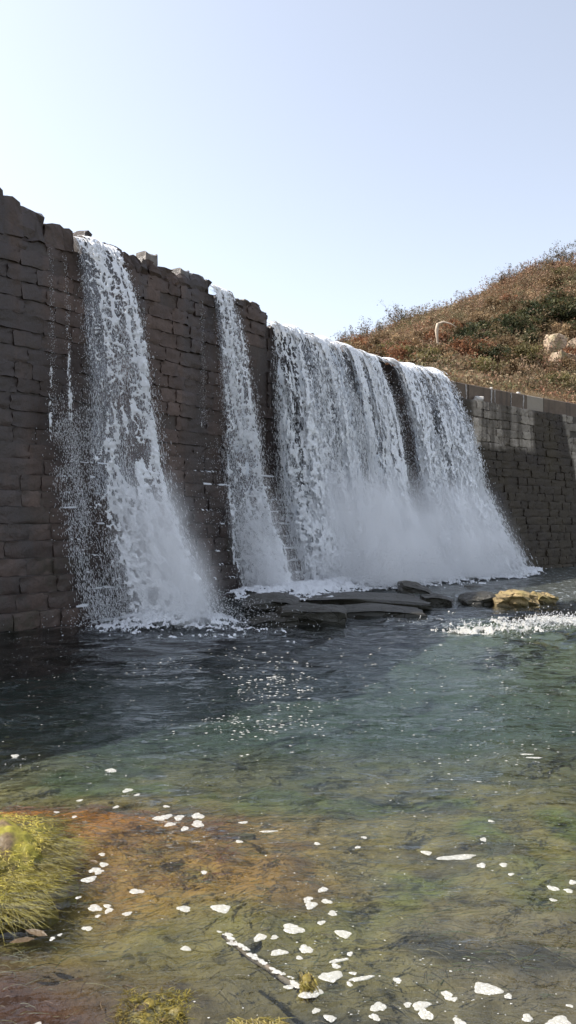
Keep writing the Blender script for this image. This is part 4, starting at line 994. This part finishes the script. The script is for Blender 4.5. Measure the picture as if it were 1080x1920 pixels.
# ------------------------------------------------------------------ foreground: algae rocks, foam, twig
def mound(name, cx_, cy_, rx, ry, h, seed, label, cat, pts=42, zb=-.25, cols=((.46, .39, .05), (.30, .28, .05), (.26, .18, .10))):
    gx = np.linspace(-1.25, 1.25, pts); X, Y = np.meshgrid(gx, gx, indexing='ij'); R = np.hypot(X, Y) + (fbm(X * 1.5, Y * 1.5, seed, 3) - .5) * .5
    wx, wy = cx_ + X * rx, cy_ + Y * ry
    Z = zb + (h - zb) * sst(1.2, .45, R) + (fbm(wx * 7, wy * 7, seed + 1, 4) - .5) * .09 * min(1, rx / .5) * sst(1.25, .7, R) + (fbm(wx * 30, wy * 30, seed + 2, 2) - .5) * .03
    n1 = fbm(wx * 6, wy * 6, seed + 3, 4)[..., None]; n2 = fbm(wx * 14, wy * 14, seed + 4, 3)[..., None]
    C = np.array(cols[0]) * n1 + np.array(cols[1]) * (1 - n1); w2 = sst(.55, .68, n2); C = C * (1 - w2) + np.array(cols[2]) * w2
    c = np.concatenate([C.reshape(-1, 3), np.ones((pts * pts, 1))], 1)
    V = np.stack([(X * rx).ravel(), (Y * ry).ravel(), Z.ravel()], 1)
    t = thing(name, label, cat, (cx_, cy_, zb))
    Fm = grid_faces(pts, pts); Fm = Fm[(R.ravel()[Fm] < 1.17).all(1)]; Vm, Fm, um_ = compact(V + np.array([cx_, cy_, 0]), Fm)
    obj('stone', mesh_np('stone', Vm, Fm, M_ALGAE, True, vcol=c[um_]), t)
    return t
def strands(root, n, x0, x1, y0, y1, zf, dirx, L, seed, col=(.34, .31, .05), w=.0035, sag=.06, up=.0, da=.35):
    r_ = np.random.default_rng(seed); x = r_.uniform(x0, x1, n); y = r_.uniform(y0, y1, n); z = zf(x, y, r_)
    ang = r_.normal(dirx, da, n); ln = L * r_.uniform(.3, 1.2, n); V = []; m = 5
    cur = r_.normal(0, .5, n); P = []
    for k in range(m):
        t = k / (m - 1); P.append(np.stack([x + np.cos(ang + cur * t) * ln * t, y + np.sin(ang + cur * t) * ln * t, z + up * t * (1 - t) * 4 * ln - sag * t ** 1.3], 1))
    P = np.stack(P, 1); side = np.stack([-np.sin(ang), np.cos(ang), np.full(n, .35)], 1)[:, None, :] * (w * np.array([1, 1, .9, .7, .2]))[None, :, None]
    V = np.concatenate([P - side, P + side], 1).reshape(-1, 3); b0 = (np.arange(n) * 2 * m)[:, None]
    F = np.concatenate([np.stack([b0[:, 0] + k, b0[:, 0] + k + 1, b0[:, 0] + m + k + 1, b0[:, 0] + m + k], 1) for k in range(m - 1)])
    pt = sst(.5, .62, fbm(x * 9, y * 9, seed + 2, 3))[:, None]; cc = (np.array(col) * (1 - .5 * pt) + np.array((.18, .12, .05)) * .5 * pt) * r_.uniform(.45, 1.3, (n, 1)) ; cc = np.tile(cc, (m - 1, 1)); cc = np.concatenate([cc, np.ones((len(cc), 1))], 1)
    obj('algae_strands', mesh_np('algae_strands', V, F, M_ALGAE, True, fcol=cc), root, kind='stuff')
ax, ay = pix(-20, 1605)
a1 = mound('algae_rock', ax - .20, ay + .02, .56, .66, .085, 1600, 'big rock draped in bright yellow-green algae rising from the shallows', 'rock', 70)
def zm(x, y, r_):
    R = np.hypot((x - ax + .20) / .56, (y - ay - .02) / .66); return .108 * sst(1.2, .25, R) - .02 + r_.uniform(-.015, .008, len(x))
strands(a1, 6000, ax - .6, ax + .24, ay - .58, ay + .56, zm, -.15, .035, 1610, (.56, .46, .06), .001, .004, .003, 1.5)
strands(a1, 2600, ax + .02, ax + .22, ay - .45, ay + .35, lambda x, y, r_: r_.uniform(-.055, -.012, len(x)), -.1, .26, 1611, (.42, .33, .04), .0013, .03)
strands(a1, 500, ax - .3, ax + .1, ay + .35, ay + .6, lambda x, y, r_: r_.uniform(-.05, -.01, len(x)), .1, .3, 1612, (.28, .26, .05), .0013, .03)
for k, (px, py, rx, ry, h, lab) in enumerate([(290, 1885, .15, .14, -.004, 'small yellow algae tuft breaking the surface of the still shallows'), (475, 1925, .11, .08, -.004, 'yellow algae tuft beyond the end of the foam covered twig'), (575, 1842, .035, .05, .035, 'tiny olive algae clump caught in the foam at the end of the twig')]):
    x, y = pix(px, py); t = mound('algae_tuft', x, y, rx, ry, h, 1620 + k, lab, 'algae', 40, -.20 if k < 2 else -.025, ((.30, .23, .04), (.18, .14, .035), (.13, .08, .04)))
    strands(t, 1400 if k < 2 else 250, x - rx * .8, x + rx * .8, y - ry * .8, y + ry * .8, lambda x, y, r_: r_.uniform(-.015, max(h, .010), len(x)), 1.9 if k == 0 else -.3, .06 if k < 2 else .03, 1630 + k, (.36, .29, .06), .0015, .02, .01, .8)
bed_root = thing('bed_algae', 'fine olive and rust coloured algae hair combed over the bed of the shallows', 'algae', (0, 3.5, -.3))
def bed_hair(n, x0, x1, y0, y1, L, seed, col, da):
    strands(bed_root, n, x0, x1, y0, y1, lambda x, y, r_: bed_z(x, y) + r_.uniform(0, .03, len(x)), .1, L, seed, col, .0016, .0, .06, da)
bed_hair(2600, -2.4, 2.2, 2.2, 5.6, .10, 1650, (.085, .07, .022), .5)
bed_hair(1500, -2.2, 1.8, 3.0, 6.2, .14, 1651, (.055, .07, .016), .4)
bed_hair(2200, -2.2, -.3, 3.9, 5.3, .10, 1652, (.17, .06, .016), .7)
bed_hair(150, -1.7, -.6, 2.3, 3.1, .07, 1653, (.10, .035, .018), .9)
bed_hair(300, -.3, 2.0, 2.2, 4.0, .07, 1654, (.13, .10, .06), .8)
# leaves by the algae rock
LF = [(-.5, 0, 0), (-.2, .17, .04), (.2, .2, .05), (.5, .02, .02), (.2, -.18, .04), (-.2, -.17, .04), (0, 0, .0)]
lfm = mesh_np('leaf', [(a, b_, c_) for a, b_, c_ in LF] , [(6, 0, 5), (6, 5, 4), (6, 4, 3), (6, 3, 2), (6, 2, 1), (6, 1, 0)], M_LEAFLIT, True)
for k, (px, py, sz, rz, lab) in enumerate([(72, 1742, .085, -.3, 'brown curled leaf at the edge of the algae rock'), (46, 1756, .08, .5, 'brown leaf lying half under the curled leaf by the algae rock'), (178, 1610, .045, -.4, 'small yellow-brown leaf floating between foam flecks')]):
    x, y = pix(px, py, .02); o = obj('leaf', lfm, None, (x, y, .018), (.15, .1, rz), (sz * 1.2, sz * 1.0, sz)); tag(o, lab, 'leaf')
# foam patches
def foam_patch_mesh(seed, el=1.0):
    r_ = np.random.default_rng(seed); n = 28; rings = (0.0, .45, .8, .95, 1.0); V = []; F = []
    ph = r_.uniform(0, 6.28, 4)
    for k, q in enumerate(rings):
        for j in range(n):
            t = 2 * math.pi * j / n; rr = .5 * q * (1 + .18 * math.sin(2 * t + ph[0]) + .13 * math.sin(3 * t + ph[1]) + .08 * math.sin(5 * t + ph[2]) + .05 * math.sin(8 * t + ph[3]))
            V.append((rr * math.cos(t) * el, rr * math.sin(t), (.10, .10, .09, .05, -.05)[k] * (1 + r_.normal(0, .12))))
    for k in range(len(rings) - 1):
        for j in range(n): F.append((k * n + j, k * n + (j + 1) % n, (k + 1) * n + (j + 1) % n, (k + 1) * n + j))
    V = np.array(V); return mesh_np('foam', V, F[:], M_FLOAT, True)
FP = [foam_patch_mesh(1700 + i) for i in range(8)]; FPL = [foam_patch_mesh(1720 + i, 1.0) for i in range(3)]
spots = '''457,1543,16 449,1578,13 594,1582,12 670,1588,12 682,1571,11 798,1595,18 900,1617,18 941,1617,16 955,1634,12 1033,1659,18 1062,1664,17 1070,1648,17 1033,1683,13 416,1698,32 605,1664,18 577,1683,18 583,1693,22 612,1686,20 623,1707,18 602,1725,16 549,1736,40 643,1746,28 488,1752,24 515,1751,16 523,1780,30 573,1774,24 561,1790,14 655,1783,12 629,1805,16 661,1819,13 620,1824,44 583,1853,50 542,1844,18 743,1832,15 654,1839,11 708,1881,32 701,1900,18 618,1901,22 592,1887,16 762,1877,16 787,1878,34 795,1894,26 836,1859,22 848,1866,14 858,1909,22 909,1847,46 949,1861,16 984,1901,22 1042,1912,50 1063,1879,12 918,1540,12 904,1574,14 31,1420,16 210,1440,22 241,1479,20 259,1490,11 152,1501,10 109,1519,11 142,1529,11 220,1511,11 313,1510,13 299,1533,22 313,1529,24 337,1531,20 320,1544,18 372,1530,24 372,1545,24 348,1552,16 194,1599,12 197,1618,17 180,1627,22 188,1631,18 170,1645,24 258,1666,26 384,1630,13 150,1678,11 181,1696,28 204,1693,13 207,1701,15 186,1711,11 241,1708,15 167,1735,19 102,1753,11 116,1746,10 347,1698,26 350,1773,18 72,1917,22'''
longs = [(504, 1560, 28, .1), (855, 1603, 66, .25), (634, 1795, 34, .35), (677, 1829, 42, .3), (1000, 1424, 26, 0), (985, 1415, 22, 0)]
for i, q in enumerate(spots.split()):
    px, py, w = map(float, q.split(',')); x, y = pix(px, py); W = w / FPX * y * .96
    dep = W * random.uniform(.75, 1.25) * (1.1 if w < 30 else .95)
    o = obj('foam_patch', FP[i % 8], None, (x, y, float(wave_z(np.array(x), np.array(y))) + .004), (0, 0, random.choice((0, math.pi)) + random.uniform(-.25, .25)), (W, dep, min(W, .06) * .28))
    tag(o, 'broad flat patch of white foam on the shallow water' if w >= 30 else ('small white foam fleck close beside the algae draped rock' if px < 260 and py > 1590 else 'small white foam fleck drifting around the foam edged twig' if 400 < px < 690 and py > 1640 else 'small white foam fleck over the rust coloured bed' if px < 470 else 'small white foam fleck on the olive shallows well clear of the twig'), 'foam', 'broad foam patches on the shallows' if w >= 30 else 'small foam flecks on the shallows')
for i, (px, py, w, a) in enumerate(longs):
    x, y = pix(px, py); W = w / FPX * y
    o = obj('foam_patch', FPL[i % 3], None, (x, y, float(wave_z(np.array(x), np.array(y))) + .004), (0, 0, a), (W, W * .35, .02)); tag(o, 'narrow drawn-out streak of white foam on the water', 'foam', 'drawn-out foam streaks')
# twig with a rim of foam
tp = [pix(*q) for q in ((418, 1742), (440, 1760), (470, 1782), (505, 1806), (535, 1825), (566, 1843))]
tw = thing('twig', 'thin sunken twig edged with a line of white foam', 'twig', (*tp[0], 0))
V, F = tube([(x, y, -.012 + .006 * (i % 2)) for i, (x, y) in enumerate(tp)], [.006, .009, .01, .012, .012, .01], 6); obj('stem', mesh_np('stem', V, F, M_TWIG, True), tw)
for i in range(40):
    if random.random() < .25: continue
    t = i / 39 * (len(tp) - 1); k = min(int(t), len(tp) - 2); x = tp[k][0] + (tp[k + 1][0] - tp[k][0]) * (t - k); y = tp[k][1] + (tp[k + 1][1] - tp[k][1]) * (t - k)
    w = random.uniform(.010, .030); obj('foam_rim', FP[i % 8], tw, (x + random.uniform(-.014, .014), y + random.uniform(-.014, .014), .004), (0, 0, random.uniform(-.9, -.3)), (w * 1.3, w * .8, .01))
# tiny flecks, too many to count: foam, plus water sparkle modelled as white specks
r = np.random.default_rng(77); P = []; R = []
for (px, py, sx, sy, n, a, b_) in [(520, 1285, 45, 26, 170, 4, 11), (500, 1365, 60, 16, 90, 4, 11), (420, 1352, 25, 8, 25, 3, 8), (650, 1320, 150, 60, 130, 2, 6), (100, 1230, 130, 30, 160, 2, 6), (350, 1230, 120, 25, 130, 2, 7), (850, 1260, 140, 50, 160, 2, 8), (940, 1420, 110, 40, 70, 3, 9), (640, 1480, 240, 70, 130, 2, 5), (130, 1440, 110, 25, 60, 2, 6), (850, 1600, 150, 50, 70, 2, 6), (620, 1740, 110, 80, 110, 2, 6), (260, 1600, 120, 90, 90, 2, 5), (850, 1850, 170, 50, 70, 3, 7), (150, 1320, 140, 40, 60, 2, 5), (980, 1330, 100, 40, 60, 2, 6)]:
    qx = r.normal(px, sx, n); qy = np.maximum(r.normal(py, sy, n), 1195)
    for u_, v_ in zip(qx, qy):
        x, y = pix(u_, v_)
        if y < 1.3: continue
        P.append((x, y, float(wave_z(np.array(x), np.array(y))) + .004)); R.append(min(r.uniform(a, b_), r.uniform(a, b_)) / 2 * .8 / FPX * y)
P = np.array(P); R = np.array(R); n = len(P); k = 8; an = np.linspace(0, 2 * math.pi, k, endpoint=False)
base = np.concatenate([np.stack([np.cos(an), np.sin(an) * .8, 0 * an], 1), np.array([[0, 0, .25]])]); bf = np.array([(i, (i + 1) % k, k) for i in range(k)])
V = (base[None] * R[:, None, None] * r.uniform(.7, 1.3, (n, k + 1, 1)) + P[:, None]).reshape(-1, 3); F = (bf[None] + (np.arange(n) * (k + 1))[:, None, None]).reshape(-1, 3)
o = obj('foam_glint_flecks', mesh_np('foam_glint_flecks', V, F, M_FOAM, True), kind='stuff')
# submerged stones on the bed
SB = [rock_mesh(1800 + i, flat_mat('bed_stone%d' % i, c_, tuple(q * 1.5 for q in c_), 14), square=.35, jit=.14, sub=5) for i, c_ in enumerate([(.05, .042, .02), (.06, .048, .03), (.055, .047, .036)])]
for i, (px, py, w, v) in enumerate([(450, 1545, 70, 0), (470, 1757, 60, 0)]):
    x, y = pix(px, py, -.16); W = w / FPX * y; z = float(bed_z(np.array(x), np.array(y)))
    o = obj('sunken_stone', SB[v], None, (x, y, z + .0), (0, 0, i), (W * .8, W * .4, .035)); o.data.polygons.foreach_set('use_smooth', [True] * len(o.data.polygons)); tag(o, 'dark stone lying under the shallow water' if v != 1 else 'pale brown stone lying under the shallow water', 'stone', 'dark sunken stones' if v != 1 else 'pale sunken stones')
